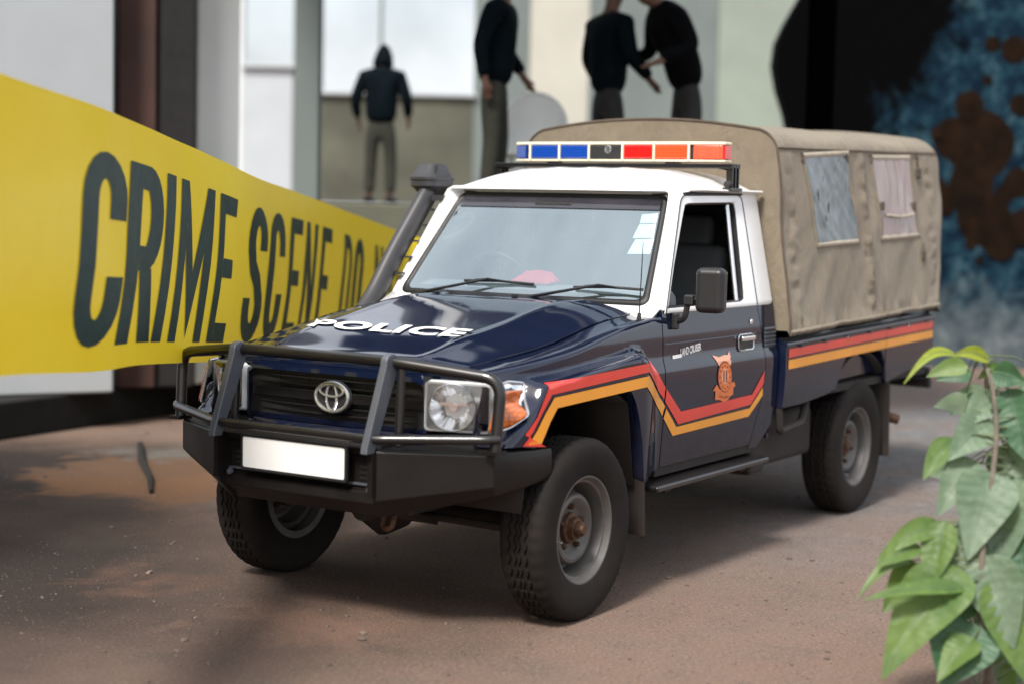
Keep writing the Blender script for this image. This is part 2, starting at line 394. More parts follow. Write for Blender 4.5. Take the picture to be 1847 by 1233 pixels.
# ---------------- background building on the left: low dark plinth carrying pale and brown pillars
plain('void_black', (.001, .001, .001), 1.0, spec=.0)
plain('plinth_shade', (.0035, .0035, .0035), .95, var=.3)  # near-black colour holds the shade at the foot of the veranda
plain('pale_plaster', (.40, .43, .46), .85, var=.06, scale=1.2)
plain('white_plaster', (.62, .65, .66), .85, var=.06, scale=1.2)
plain('brown_paint', (.045, .017, .012), .7, var=.25, scale=2)
plain('dark_paint', (.010, .009, .010), .8, var=.2)
plain('sage_plaster', (.135, .16, .155), .9, var=.12, scale=.8)
plain('beige_plaster', (.42, .41, .36), .9, var=.08, scale=.8)
plain('green_plaster', (.24, .28, .24), .9, var=.12, scale=.6)
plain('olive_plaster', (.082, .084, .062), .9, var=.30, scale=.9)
def slab_between(name, pA, pB, thick, z0, z1, mat, parent=None, **k):
    """upright slab whose front foot line runs from pA to pB (pixel column, depth); thickness goes away from the camera"""
    a, b = plan(*pA), plan(*pB); d = (b-a).normalized(); n = Vector((-d.y, d.x, 0))
    if n.dot(FH) < 0: n = -n
    v = []
    for z in (z0, z1): v += [(p.x, p.y, z) for p in (a, b, b+n*thick, a+n*thick)]
    return mk(name, v, [(0, 1, 2, 3), (4, 5, 6, 7), (0, 1, 5, 4), (1, 2, 6, 5), (2, 3, 7, 6), (3, 0, 4, 7)], mat, parent, bevel=k.get('bevel', .02))
AN = root('veranda', plan(150, 13), 'pale veranda of pillars on a low black plinth behind the yellow tape', 'building')
slab_between('plinth', (-260, 10.6), (640, 15.6), 3.2, 0, .27, 'plinth_shade', AN)
slab_between('rear_wall', (-420, 13.6), (352, 14.9), .2, .27, 5.2, 'dark_paint', AN)
slab_between('pale_pillar', (-120, 11.8), (203, 12.4), .45, .27, 5.2, 'pale_plaster', AN)
slab_between('brown_pillar', (208, 12.7), (278, 12.75), .4, .27, 5.2, 'brown_paint', AN)
slab_between('dark_pillar', (279, 12.8), (349, 12.9), .4, .27, 5.2, 'dark_paint', AN)
slab_between('white_pillar', (352, 13.1), (428, 13.4), .4, .27, 5.2, 'white_plaster', AN)
slab_between('veranda_beam', (-420, 11.6), (440, 13.6), .6, 5.2, 5.6, 'pale_plaster', AN)
# ---------------- raised terrace and hall behind the truck
TZ = 1.70
HB = root('hall', plan(900, 19), 'pale hall with bright window openings above a raised terrace', 'building')
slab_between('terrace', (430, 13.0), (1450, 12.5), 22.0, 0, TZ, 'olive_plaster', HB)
WD = 33.0
def zpx(y, d, px=700): return at(px, y, d).z
def hallwall(x0, x1, z0, z1, mat, name='wall_panel', d=WD, th=.35): return slab_between(name, (x0, d), (x1, d), th, z0, z1, mat, HB)
zl = zpx(168, WD); zw = zpx(118, WD, 470)
hallwall(300, 432, TZ, 6.5, 'white_plaster'); hallwall(432, 522, TZ, zw, 'pale_plaster'); hallwall(522, 572, TZ, 6.5, 'sage_plaster', 'wall_pier')
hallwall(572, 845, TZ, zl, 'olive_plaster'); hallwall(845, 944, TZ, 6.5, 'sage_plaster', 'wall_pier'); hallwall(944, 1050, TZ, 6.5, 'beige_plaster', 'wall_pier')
hallwall(1050, 1280, TZ, 6.5, 'sage_plaster'); hallwall(1280, 1700, TZ, 6.5, 'green_plaster')
hallwall(432, 522, zpx(-150, WD, 470), 6.5, 'pale_plaster', 'lintel'); hallwall(572, 845, zpx(-150, WD), 6.5, 'pale_plaster', 'lintel')
# roof added out of view to shade the terrace people, on slim posts
slab_between('shade_roof', (300, 10.9), (1750, 10.9), 3.9, TZ+3.2, TZ+3.35, 'sage_plaster', HB)
for px, m_ in ((547, 'sage_plaster'), (1468, 'void_black')): slab_between('shade_roof_post', (px-22, 13.2), (px+22, 13.2), .19, TZ, TZ+3.2, m_, HB)
slab_between('window_mullion', (675, WD+.1), (681, WD+.1), .08, zl, zpx(-150, WD), 'sage_plaster', HB, bevel=.005)
slab_between('window_sill', (565, WD-.12), (850, WD-.12), .12, zl-.08, zl, 'pale_plaster', HB)
slab_between('window_sill', (428, WD-.12), (526, WD-.12), .12, zw-.08, zw, 'pale_plaster', HB)
# ---------------- blue weathered wall on the right
def bluewall_mat():
    m, t, b = nodes('blue_wall_paint')
    p = pos(t); a = plan(1395, 19)
    rel = N(t, 'ShaderNodeVectorMath', operation='SUBTRACT'); t.links.new(p, rel.inputs[0]); rel.inputs[1].default_value = tuple(a)
    dt = N(t, 'ShaderNodeVectorMath', operation='DOT_PRODUCT'); t.links.new(rel.outputs[0], dt.inputs[0]); dt.inputs[1].default_value = tuple(RH)
    sx = N(t, 'ShaderNodeSeparateXYZ'); t.links.new(p, sx.inputs[0]); s, z = dt.outputs['Value'], sx.outputs[2]
    n1 = noise_n(t, 1.3, 8, .68, p, .5); n2 = noise_n(t, 4.5, 8, .7, p, .3); n3 = noise_n(t, 16, 6, .7, p)
    blue = ramp(t, n2, [(.30, (.003, .007, .014)), (.45, (.005, .015, .028)), (.55, (.013, .040, .060)), (.66, (.042, .082, .100)), (.8, (.12, .15, .16))])
    blue = mixc(t, ramp(t, n3, [(.40, (.9,)*3), (.48, (0,)*3)]), blue, (.004, .012, .024))
    # flaking whitewash near the foot of the wall
    low = N(t, 'ShaderNodeMapRange'); t.links.new(mth(t, 'ADD', z, mth(t, 'MULTIPLY', n1, -1.5)), low.inputs[0]); low.inputs[1].default_value = .25; low.inputs[2].default_value = -.15
    blue = mixc(t, low.outputs[0], blue, ramp(t, n2, [(.3, (.03, .045, .058)), (.55, (.085, .105, .115)), (.75, (.17, .19, .195))]))
    # black fade put into the colour over the upper left, its edge noisy
    e = mth(t, 'ADD', mth(t, 'SUBTRACT', mth(t, 'MULTIPLY', z, .52), s), mth(t, 'MULTIPLY', mth(t, 'SUBTRACT', n1, .5), 2.6))
    k = ramp(t, mth(t, 'ADD', mth(t, 'MULTIPLY', e, 1.6), .25), [(.22, (0,)*3), (.72, (1,)*3)])
    c = mixc(t, k, blue, (.0012, .0012, .0014))
    t.links.new(c, b.inputs['Base Color']); setp(b, Roughness=.95); b.inputs['Specular IOR Level'].default_value = .04
    bump(t, b, mth(t, 'ADD', n2, mth(t, 'MULTIPLY', n3, .4)), .5, .03)
bluewall_mat()
plain('rust_splash', (.009, .0042, .0018), .9, var=.6, scale=4, spec=.1)
def wall_out():
    """its left end is broken and leans; everything else is a plain slab"""
    ed = [at(px, py, 19/FH.dot(_f)) for px, py in ((1424, 690), (1420, 520), (1424, 330), (1422, 250), (1412, 205), (1399, 165), (1391, 120), (1396, 80), (1412, 45), (1432, 10), (1452, -25), (1462, -60))]
    s0 = [((p-plan(1400, 19)).dot(RH), p.z) for p in ed]; o0 = plan(1400, 19)
    out = [(s0[0][0], 0)]+[q for q in s0[1:] if q[1] < 5.2]+[(s0[-1][0]+.1, 5.2), (7.5, 5.2), (7.5, 0)]
    n = len(out); v = [o0+RH*a+Vector((0, 0, b)) for a, b in out]+[o0+RH*a+FH*.35+Vector((0, 0, b)) for a, b in out]
    return v, [tuple(range(n)), tuple(range(n, 2*n))]+[(i, (i+1) % n, n+(i+1) % n, n+i) for i in range(n)]
BWL = mk('boundary_wall', *wall_out(), 'blue_wall_paint', None, flat=True)
tag(BWL, 'flaking blue painted wall, fading to black at the upper left, with rust-brown splashes behind the truck', 'wall')
for k, (px, py, r) in enumerate(((1768, 260, 62), (1752, 330, 40), (1720, 250, 38), (1775, 395, 48), (1800, 425, 38), (1728, 355, 24), (1690, 350, 26), (1835, 330, 26), (1812, 350, 18), (1748, 190, 26), (1790, 80, 14), (1830, 90, 24), (1840, 190, 20), (1780, 145, 9), (1735, 408, 8), (1750, 440, 10), (1706, 376, 14), (1842, 400, 22), (1690, 240, 12), (1765, 470, 7), (1805, 445, 26), (1845, 425, 20))):
    c = onplane(px, py, FH, FH.dot(plan(px, 19))); R_ = r/FPX*19; n = 40
    def P(a): 
        q = 1+.10*nz(math.cos(a)*2, math.sin(a)*2, k*3.1)
        return c+RH*R_*q*math.cos(a)+Vector((0, 0, R_*q*math.sin(a)))-FH*(.002+.0012*k)
    mk('paint_splash', [P(2*math.pi*i/n) for i in range(n)], [tuple(range(n))], 'rust_splash', BWL, flat=True)
# ---------------- unseen block added left of the view; it keeps that side of the yard in shade
SHB = root('shade_block', (6, -4.2, 0), 'plain dark rendered block added out of view to shade the yard', 'building')
plain('dark_render', (.05, .045, .04), .9, var=.2)
mk('wall_block', *boxb(3.0, 9, -7, -1.6, 0, 4.4), 'dark_render', SHB, bevel=.02)
mk('flat_roof', *boxb(2.8, 9.3, -7.2, -1.45, 4.4, 4.6), 'dark_render', SHB, bevel=.02)
mk('shade_block_door', *boxb(5.4, 6.3, -1.61, -1.58, 0, 2.1), 'brown_paint', SHB)
# ================================================================== the truck (x forward, y to its left, z up; front axle at x = 0)
T = root('police_truck', (0, 0, 0), 'navy and white police pickup truck with blue and red light bar and canvas canopy', 'truck')
WR, WB, FT, RT = .383, 3.18, .763, .715            # wheel radius, wheelbase, half tracks
YB = [(.45, .765), (.55, .783), (.75, .798), (.93, .804), (.985, .802), (1.035, .787), (1.12, .785), (1.25, .773)]
FLARE = [(.64, .62), (.575, .80), (.52, .835), (.45, .885), (.375, .965), (.335, 1.028), (-.487, 1.094), (-.56, 1.08), (-.675, .983), (-.82, .70)]
def flare_d(x, z):
    """signed distance to the wing flare outline, positive inside"""
    best = 9; p = Vector((x, z))
    inside = False
    poly = FLARE+[(-.82, .3), (.64, .3)]
    for i in range(len(poly)):
        a, b = Vector(poly[i]), Vector(poly[(i+1) % len(poly)])
        if (a.y > z) != (b.y > z) and x < (b.x-a.x)*(z-a.y)/(b.y-a.y)+a.x: inside = not inside
        if i < len(FLARE)-1:
            ab = b-a; t = max(0, min(1, (p-a).dot(ab)/ab.dot(ab))); best = min(best, (p-a-ab*t).length)
    return best if inside else -best
def side_y(x, z):
    y = sinterp(YB, z, .012)
    if x > -.1: y -= .085*min(1.2, (x+.1)/.56)**2
    if x > -.80:
        m = sstep(-.004, .034, flare_d(x, z))*(1-sstep(-.50, -.76, x) if x < -.50 else 1)
        yf = .846-.05*max(0, (x-.25)/.4)**2
        y = y+(yf-y)*m
    return y
def on_side(px, py, y=.82):
    for _ in range(8):
        p = onplane(px, py, (0, 1, 0), y); y = side_y(p.x, p.z)
    return p.x, p.z
ZS = [(-.80, 1.228), (-.5, 1.203), (-.285, 1.170), (-.05, 1.125), (.2, 1.090), (.458, 1.060), (.60, 1.042)]
def zs(x): return sinterp(ZS, x, .1)
def ysh(x): return side_y(x, 1.16)-.002 if x < .3 else side_y(.3, 1.16)-.002-.05*((x-.3)/.2)**2
def ztop(x, y):
    t = abs(y)/ysh(min(x, .5)); r = .088 if x < .2 else lerp(.088, .045, sstep(.2, .62, x))
    if x < -.4: r = lerp(.088, .062, sstep(-.4, -.76, x))
    return zs(x)+r*(.72*(1-sstep(.52, .93, t))+.28*(1-min(1, t)**2))

# ---- front wings
def wing(s):
    low = [(.60, .775), (.47, .768), (.385, .755), (.37, .80), (.325, .86), (.27, .905), (.20, .927), (-.32, .938), (-.385, .915), (-.43, .86), (-.465, .78), (-.495, .68), (-.515, .53), (-.53, .50), (-.64, .515), (-.773, .53)]
    low = resample([Vector((p[0], 0, p[1])) for p in low], 110)
    up = [Vector((.52, 0, zs(.52)))]
    up = resample([Vector((lerp(.535, -.773, i/40), 0, 0)) for i in range(41)], 110)
    rows = 34; v = []; 
    cols = 110
    f = []
    for i in range(cols):
        a, b = low[i], up[i]; xb = b.x; zb = zs(min(xb, .52))
        # inner lip, then the outer skin upward, then the rounded shoulder and the top strip
        col = []
        yl = side_y(a.x, a.z)
        col.append((a.x, yl-.06, a.z+.012)); col.append((a.x, yl-.012, a.z)); 
        for j in range(rows+1):
            t = j/rows; x = lerp(a.x, xb, t); z = lerp(a.z+.006, zb-.016, t)
            col.append((x, side_y(x, z), z))
        ys = side_y(xb, zb-.016)
        col += [(xb, ys-.003, zb-.005), (xb, ys-.012, zb+.001)]
        for q in (.05, .10, .125):
            yy = ys-q; col.append((xb, yy, max(zb+.002, ztop(xb, yy)-.004)))
        col.append((xb, ys-.13, zb-.03))
        v += [(p[0], s*p[1], p[2]) for p in col]
    m = rows+9
    m = len(v)//cols
    for i in range(cols-1):
        for j in range(m-1): f.append((i*m+j, i*m+j+1, (i+1)*m+j+1, (i+1)*m+j))
    return mk('front_wing', v, f, 'navy_paint', T, ang=50)
for s in (1, -1): wing(s)
# ---- bonnet
def bonnet():
    v = []; nu, nv = 46, 60
    def yin(x): return ysh(min(x, .5))-.133
    def P(i, j):
        k = -1+2*j/nv
        if i < 8:                                   # rolled front lip
            a = rad(90*i/8); 
            xf0 = .585-.085*abs(k)**3; yy = k*yin(.45)
            x = xf0-.045+.045*math.cos(a); z = ztop(xf0-.045, yy)-.05+.05*math.sin(a)
            return (x, yy, z)
        u = (i-8)/(nu-8); xf = .54-.085*abs(k)**3
        x = lerp(xf, -.745+.02*k*k, u); yy = k*yin(x)
        z = ztop(x, yy)
        # two pressed creases of the raised centre panel
        z += .006*math.exp(-((abs(k)-.70+.10*u)/.03)**2)
        return (x, yy, z)
    for i in range(nu+1):
        for j in range(nv+1): v.append(P(i, j))
    f = [(i*(nv+1)+j, i*(nv+1)+j+1, (i+1)*(nv+1)+j+1, (i+1)*(nv+1)+j) for i in range(nu) for j in range(nv)]
    # edge flange turned down all round
    n0 = len(v); edge = [(i, 0) for i in range(nu+1)]+[(nu, j) for j in range(1, nv+1)]+[(i, nv) for i in range(nu-1, -1, -1)]+[(0, j) for j in range(nv-1, 0, -1)]
    for (i, j) in edge: p = v[i*(nv+1)+j]; v.append((p[0], p[1], p[2]-.03))
    for q in range(len(edge)):
        a, b = edge[q], edge[(q+1) % len(edge)]; f.append((a[0]*(nv+1)+a[1], b[0]*(nv+1)+b[1], n0+(q+1) % len(edge), n0+q))
    return mk('bonnet', v, f, 'navy_paint', T, ang=60)
BON = bonnet()
tv, tf, _ = text_mesh('POLICE', .04, 1.08)
def bon_z(x, y):
    return ztop(x, y)
pv = []
for (a, b) in tv:
    tx = lerp(lerp(551, 826, a), lerp(572, 855, a), b); ty = lerp(lerp(588, 609, a), lerp(574.5, 594, a), b); z = 1.18
    for _ in range(12):
        q = onplane(tx, ty, (0, 0, 1), z); z = lerp(z, bon_z(q.x, q.y)+.006, .5)
    pv.append((q.x, q.y, z))
bmt = bmesh.new()
vv = [bmt.verts.new(p) for p in pv]
for q in tf:
    try: bmt.faces.new([vv[i] for i in q])
    except ValueError: pass
bmesh.ops.triangulate(bmt, faces=bmt.faces)
bmesh.ops.subdivide_edges(bmt, edges=[e for e in bmt.edges if e.calc_length() > .05], cuts=3, use_grid_fill=False)
for q in bmt.verts: q.co.z = bon_z(q.co.x, q.co.y)+.006
me = bpy.data.meshes.new('police_lettering'); bmt.to_mesh(me); bmt.free(); me.materials.append(MATS['decal_white'])
o = bpy.data.objects.new('police_lettering', me); put(o, BON); o['label'] = 'white POLICE lettering across the bonnet'

# ---- doors and cab lower sides
XR = [(1.25, -1.80), (1.10, -1.845), (1.01, -1.862), (.91, -1.875), (.77, -1.845), (.57, -1.76), (.45, -1.70)]
XE = [(1.25, -1.995), (1.1, -2.015), (.9, -2.03), (.7, -2.03), (.63, -2.0), (.577, -1.93), (.5, -1.82)]
def sheet(name, x0, x1, z0, z1, s, nu=30, nv=40, mat='navy_paint', yo=0, fl=.03):
    v, f = grid(lambda a, b: (lerp(x0(lerp(z0, z1, b)), x1(lerp(z0, z1, b)), a), 0, lerp(z0, z1, b)), nu, nv)
    v = [Vector((p[0], s*(side_y(p[0], p[2])+yo), p[2])) for p in v]
    n0 = len(v); e = [(i, 0) for i in range(nu+1)]+[(nu, j) for j in range(1, nv+1)]+[(i, nv) for i in range(nu-1, -1, -1)]+[(0, j) for j in range(nv-1, 0, -1)]
    for (i, j) in e: p = v[i*(nv+1)+j]; v.append(Vector((p.x, p.y-s*fl, p.z)))
    for q in range(len(e)):
        a, b = e[q], e[(q+1) % len(e)]; f.append((a[0]*(nv+1)+a[1], b[0]*(nv+1)+b[1], n0+(q+1) % len(e), n0+q))
    return mk(name, v, f, mat, T, ang=50)
DOORS = {}
for s in (1, -1):
    DOORS[s] = sheet('door', lambda z: -.781, lambda z: sinterp(XR, z, .03), .542, 1.252, s)
    sheet('cab_corner_panel', lambda z: sinterp(XR, z, .03)-.007, lambda z: sinterp(XE, z, .03), .52, 1.252, s, nu=10)
# ---- cab upper sides: pillars, roof rail and window opening in one pressed panel
def uy(z): return .775-.2*(z-1.25)
def cabside(s):
    outer = [(-.797, 1.236), (-.92, 1.455), (-1.135, 1.795), (-1.5, 1.80), (-1.995, 1.80), (-1.998, 1.5), (-2.0, 1.236), (-1.4, 1.236)]
    inner = [(-.82, 1.258), (-.985, 1.48), (-1.165, 1.735), (-1.44, 1.742), (-1.725, 1.748), (-1.70, 1.5), (-1.665, 1.262), (-1.25, 1.258)]
    O4 = [outer[0], outer[2], outer[4], outer[6]]; I4 = [inner[0], inner[2], inner[4], inner[6]]
    def quadloop(q, r, n):
        out = []
        for k in range(4):
            a, b = Vector((q[k][0], 0, q[k][1])), Vector((q[(k+1) % 4][0], 0, q[(k+1) % 4][1]))
            L = (b-a).length
            for j in range(n):
                t = j/n; p = a.lerp(b, t); d0 = t*L; d1 = (1-t)*L
                # round the corners
                if d0 < r or d1 < r:
                    near, far = (a, Vector((q[k-1][0], 0, q[k-1][1]))) if d0 < r else (b, Vector((q[(k+2) % 4][0], 0, q[(k+2) % 4][1])))
                    dd = min(d0, d1); w = (1-dd/r)**2*.25*r
                    p = p+(far-near).normalized()*w*1.0
                out.append(p)
        return out
    n = 24
    O = quadloop(O4, .03, n); I = quadloop(I4, .05, n)
    def yy(p, o): return Vector((p.x, s*(uy(p.z)+o), p.z))
    mid = [a.lerp(b, .5) for a, b in zip(O, I)]
    R = [[yy(p, -.05) for p in O], [yy(p, -.004) for p in O], [yy(a.lerp(b, .08), 0) for a, b in zip(O, I)], [yy(p, .003) for p in mid], [yy(a.lerp(b, .93), .002) for a, b in zip(O, I)], [yy(p, -.004) for p in I], [yy(p, -.045) for p in I]]
    v, f = rings(R)
    o = mk('cab_pillar_panel', v, f, 'white_paint', T, ang=50)
    # rubber channel and glass inside the opening
    c = sum(I, Vector())/len(I)
    def sh(k): return [c+(p-c)*k for p in I]
    R = [[yy(p, -.006) for p in sh(1.0)], [yy(p, -.003) for p in sh(.992)], [yy(p, -.006) for p in sh(.972)], [yy(p, -.03) for p in sh(.968)]]
    v, f = rings(R); mk('window_seal', v, f, 'seal', o, ang=60)
    g = [yy(p, -.022) for p in sh(.975)]
    if s < 0: mk('side_window', g, [tuple(range(len(g)))], 'side_glass', o, flat=True)      # the near window is wound down
    # vertical glass run near the rear of the opening
    a, b = Vector((-1.655, 0, 1.735)), Vector((-1.60, 0, 1.265))
    mk('window_post', *tube([yy(a, -.016), yy(b, -.016)], .011, 8), 'satin_silver' if s > 0 else 'seal', o)
    # shut line round the upper door frame, a dark groove
    gp = [(-.806, 1.238), (-1.135, 1.775), (-1.80, 1.787), (-1.80, 1.24)]
    gp = smoothpath([(p[0], s*(uy(p[1])+.0035), p[1]) for p in gp], .05, 5)
    mk('shut_line', *tube(gp, .0032, 6), 'seal', o)
for s in (1, -1): cabside(s)
# ---- windscreen and its frame
def W0(u, w_): return Vector((-.764-.345*w_+.03*(1-u*u), u*(.738-.105*w_), 1.232+.568*w_))
def WX(u, w_): return Vector((-.800-.345*w_+.03*(1-u*u), u*(.772-.108*w_), 1.228+.572*w_))
def W1(u, w_): return Vector((-.784-.378*w_+.03*(1-u*u), u*(.696-.107*w_), 1.273+.497*w_))
def ringuv(u1, w0, w1, r, fn, dz=0):
    out = []
    for (a, b) in rrect(-u1, u1, w0, w1, r, 6): out.append(fn(a, b)+Vector((.79, 0, .61))*dz)
    return out
def dens(fn, u1, w0, w1, r, dz=0):
    p = rrect(-u1, u1, w0, w1, r, 6); q = []
    for i in range(len(p)):
        a, b = p[i], p[(i+1) % len(p)]
        k = 8 if math.dist(a, b) > .3 else 1
        for j in range(k): q.append((lerp(a[0], b[0], j/k), lerp(a[1], b[1], j/k)))
    return [fn(a, b)+Vector((.79, 0, .61))*dz for a, b in q]
R = [dens(WX, 1, 0, 1, .03, -.04), dens(WX, 1, 0, 1, .03, 0), dens(W0, 1.012, -.005, 1.0, .03, -.010), dens(W0, .985, .015, .985, .03, 0), dens(W1, 1.02, -.025, 1.025, .075, .004), dens(W1, 1.0, -.005, 1.005, .07, -.004), dens(W1, 1.0, -.005, 1.005, .07, -.04)]
WF = mk('windscreen_frame', *rings(R), 'white_paint', T, ang=50)
R = [dens(W1, 1.008, -.012, 1.012, .072, .0), dens(W1, .998, 0, 1.0, .07, .009), dens(W1, .965, .03, .972, .06, .008), dens(W1, .955, .036, .966, .06, -.004)]
mk('windscreen_seal', *rings(R), 'seal', WF, ang=70)
v, f = grid(lambda a, b: W1(lerp(-.975, .975, a), lerp(.015, .985, b)), 12, 6)
WG = mk('windscreen', v, f, 'screen_glass', T)
# shade band printed along the foot of the glass
v, f = grid(lambda a, b: W1(lerp(-.96, .96, a), lerp(.03, .085, b))+Vector((-.004, 0, -.003)), 12, 2); mk('glass_border', v, f, 'interior', WG)
v, f = grid(lambda a, b: W1(lerp(-.955, .955, a), lerp(.86, .965, b))+Vector((.004, 0, .003)), 12, 2); mk('tint_band', v, f, 'band_glass', WG)
# licence stickers in the upper corner of the glass
for (p, c) in (([(1146, 432), (1180, 431), (1172, 458), (1131, 458)], 'sticker_white'), ([(1153, 405), (1183, 404), (1179, 429), (1141, 430)], 'sticker_white'), ([(1158, 387), (1187, 385), (1184, 402), (1154, 403)], 'sticker_white')):
    nrm = Vector((.497, 0, .378)); cc = nrm.dot(Vector((-.784+.004, 0, 1.273)))
    q = [onplane(a, b, nrm, cc) for a, b in p]
    mk('sticker', q, [(0, 1, 2, 3)], c, WG, flat=True)
# cowl below the glass
v, f = grid(lambda a, b: (lerp(-.70, -.80, b), lerp(-.76, .76, a), lerp(1.215, 1.262, b)), 8, 2); mk('cowl', v, f, 'white_paint', T, solid=.01)
# ---- roof
def roof():
    nu, nv = 34, 44; v = []
    for i in range(nu+1):
        u = i/nu; 
        for j in range(nv+1):
            k = -1+2*j/nv
            e = math.copysign(1-(1-abs(k))**1.25, k)          # denser near the gutters
            x = lerp(-1.118, -2.005, u)+.030*(1-e*e)*(1-u)-.075*abs(e)**7*(1-u)
            A = .106*(1-(1-min(1, u/.46))**2.3)*(1-sstep(.90, 1.03, u)*.75)
            z = 1.798+A*(1-abs(e)**4.5)+.004*sstep(.25, .4, u)*(1-sstep(.85, .95, u))*max(0, math.cos(e*math.pi*7))*(abs(e) < .88)
            z += .006*(1-e*e)
            v.append((x, e*.672, z))
    f = [(i*(nv+1)+j, i*(nv+1)+j+1, (i+1)*(nv+1)+j+1, (i+1)*(nv+1)+j) for i in range(nu) for j in range(nv)]
    return mk('roof', v, f, 'white_paint', T, ang=60, solid=.012, off=-1)
RF = roof()
for s in (1, -1):
    mk('rain_gutter', *tube([(-1.20, s*.672, 1.799), (-1.32, s*.682, 1.803), (-2.01, s*.682, 1.806)], .012, 8, flatten=(1.2, .6)), 'white_paint', RF)
    mk('door_top_seal', *tube([(-1.16, s*.668, 1.783), (-1.25, s*.672, 1.787), (-1.80, s*.672, 1.789)], .006, 6), 'seal', RF)
mk('cab_rear_wall', *boxb(-2.0, -1.975, -.655, .655, 1.24, 1.80), 'white_paint', T)
mk('cab_rear_panel', *boxb(-2.01, -1.985, -.77, .77, .55, 1.238), 'navy_paint', T)
mk('rear_window', *boxb(-1.972, -1.968, -.45, .45, 1.38, 1.70), 'side_glass', T)
# ---- cab interior
mk('dashboard', *prism([(-.80, 1.255), (-.90, 1.315), (-1.02, 1.335), (-1.07, 1.30), (-1.09, 1.05), (-.80, .9)], 'y', -.70, .70), 'dash_grey', T, bevel=.015)
mk('cab_floor', *boxb(-1.97, -.72, -.74, .74, .55, .60), 'interior', T)
mk('firewall', *boxb(-.77, -.74, -.74, .74, .55, 1.20), 'interior', T)
mk('headlining', *boxb(-1.95, -1.16, -.62, .62, 1.775, 1.785), 'interior', T)
mk('cab_trim', *boxb(-1.968, -1.95, -.64, .64, .6, 1.78), 'interior', T)
for yy_ in (-.36, .36):
    b = MB().add(boxb(-1.75, -1.25, yy_-.24, yy_+.24, .72, .92)); st = b.make('seat', 'seat_cloth', T, bevel=.05, seg=3)
    mk('seat_back', *box((-1.80, yy_, 1.22), (.14, .46, .62), Matrix.Rotation(rad(-10), 3, 'Y')), 'seat_cloth', st, bevel=.05, seg=3)
    mk('head_rest', *box((-1.87, yy_, 1.60), (.09, .26, .16), Matrix.Rotation(rad(-10), 3, 'Y')), 'seat_cloth', st, bevel=.035, seg=3)
rot = Matrix.Rotation(rad(-62), 3, 'Y'); c = Vector((-1.19, -.36, 1.30))
v, f = lathe([(.19+.014*math.cos(a), .014*math.sin(a)) for a in [2*math.pi*k/8 for k in range(8)]], 32, 'x', closed=True)
SWH = mk('steering_wheel', [Matrix.Rotation(rad(28), 3, 'Y') @ p+c for p in v], f, 'leather_dark', T)
for a in (0, 120, 240):
    d = Vector((0, math.cos(rad(a+90)), math.sin(rad(a+90))))*.185
    mk('spoke', *tube([c, Matrix.Rotation(rad(28), 3, 'Y') @ d+c], .012, 6), 'leather_dark', SWH)
mk('steering_hub', *tube([c, c+Vector((.14, 0, -.07))], [.05, .03], 12), 'leather_dark', SWH)
v, f = grid(lambda a, b: Vector((-.95-.12*b+.02*nz(a*5, b*5, 0), lerp(-.17, .06, a)+.03*math.sin(b*3), 1.334+.065*math.sin(a*3.1)**.5*math.sin(b*3.1)+.012*nz(a*7, b*6, 3))), 14, 8)
mk('red_cloth', v, f, 'red_cloth', T, solid=.004)
mk('grab_handle', *tube(smoothpath([W1(-.93, .72)+Vector((-.03, 0, 0)), W1(-.86, .80)+Vector((-.07, 0, 0)), W1(-.80, .72)+Vector((-.09, 0, 0)), W1(-.84, .58)+Vector((-.07, 0, 0)), W1(-.94, .52)+Vector((-.03, 0, 0))], .05, 5), .013, 8), 'leather_dark', T)
mk('rear_view_mirror', *box((-1.10, 0, 1.70), (.03, .22, .065)), 'black_plastic', T, bevel=.012)
# ---- stripes on wing and door
def strip(name, up, lo, mat, parent, off=.0025, nseg=14, ncross=4, split=None):
    U = [Vector((a, 0, b)) for a, b in up]; Lw = [Vector((a, 0, b)) for a, b in lo]
    v, f = [], []
    k = 0; cols = []
    for i in range(len(U)-1):
        for j in range(nseg+(1 if i == len(U)-2 else 0)):
            t = j/nseg; cols.append((U[i].lerp(U[i+1], t), Lw[i].lerp(Lw[i+1], t)))
    if split: cols = [c_ for c_ in cols if split(c_)]
    for a, b in cols:
        for q in range(ncross+1):
            p = a.lerp(b, q/ncross); v.append((p.x, side_y(p.x, p.z)+off, p.z))
    n = ncross+1
    for i in range(len(cols)-1):
        for q in range(ncross): f.append((i*n+q, i*n+q+1, (i+1)*n+q+1, (i+1)*n+q))
    return mk(name, v, f, mat, parent, ang=60)
def pts(l): return [on_side(a, b) for a, b in l]
RU = pts([(921, 798), (946, 784), (968, 752), (986, 690), (1170, 648.5), (1195, 690), (1227, 741), (1355.5, 710.5), (1378.5, 667.5)])
RL = pts([(942, 804), (961, 778), (977, 745), (995, 711), (1170, 670), (1193, 713), (1222, 764), (1353, 728.6), (1376.6, 690.7)])
YU = pts([(952, 802), (968, 776), (983, 745), (999, 716.5), (1170, 677), (1193, 722), (1218.5, 769), (1351, 735), (1375.2, 697)])
YL = pts([(976, 799), (983, 782), (992, 760), (1005, 735), (1166, 697), (1189, 740), (1212, 785), (1349, 750), (1374.5, 712)])
# the part on the door and the part on the wing are separate films, cut at the shut line
def cutx(up, lo, x, keep_front):
    return (lambda c_: (c_[0].x+c_[1].x)/2 > x) if keep_front else (lambda c_: (c_[0].x+c_[1].x)/2 < x)
WINGO = [o for o in T.children if o.name == 'front_wing'][0]
for nm, a, b, m in (('red_stripe', RU, RL, 'stripe_red'), ('yellow_stripe', YU, YL, 'stripe_yellow')):
    strip(nm, a, b, m, WINGO, .003, 30, 5, cutx(a, b, -.772, True))
    strip(nm, a, b, m, DOORS[1], .003, 30, 5, cutx(a, b, -.783, False))
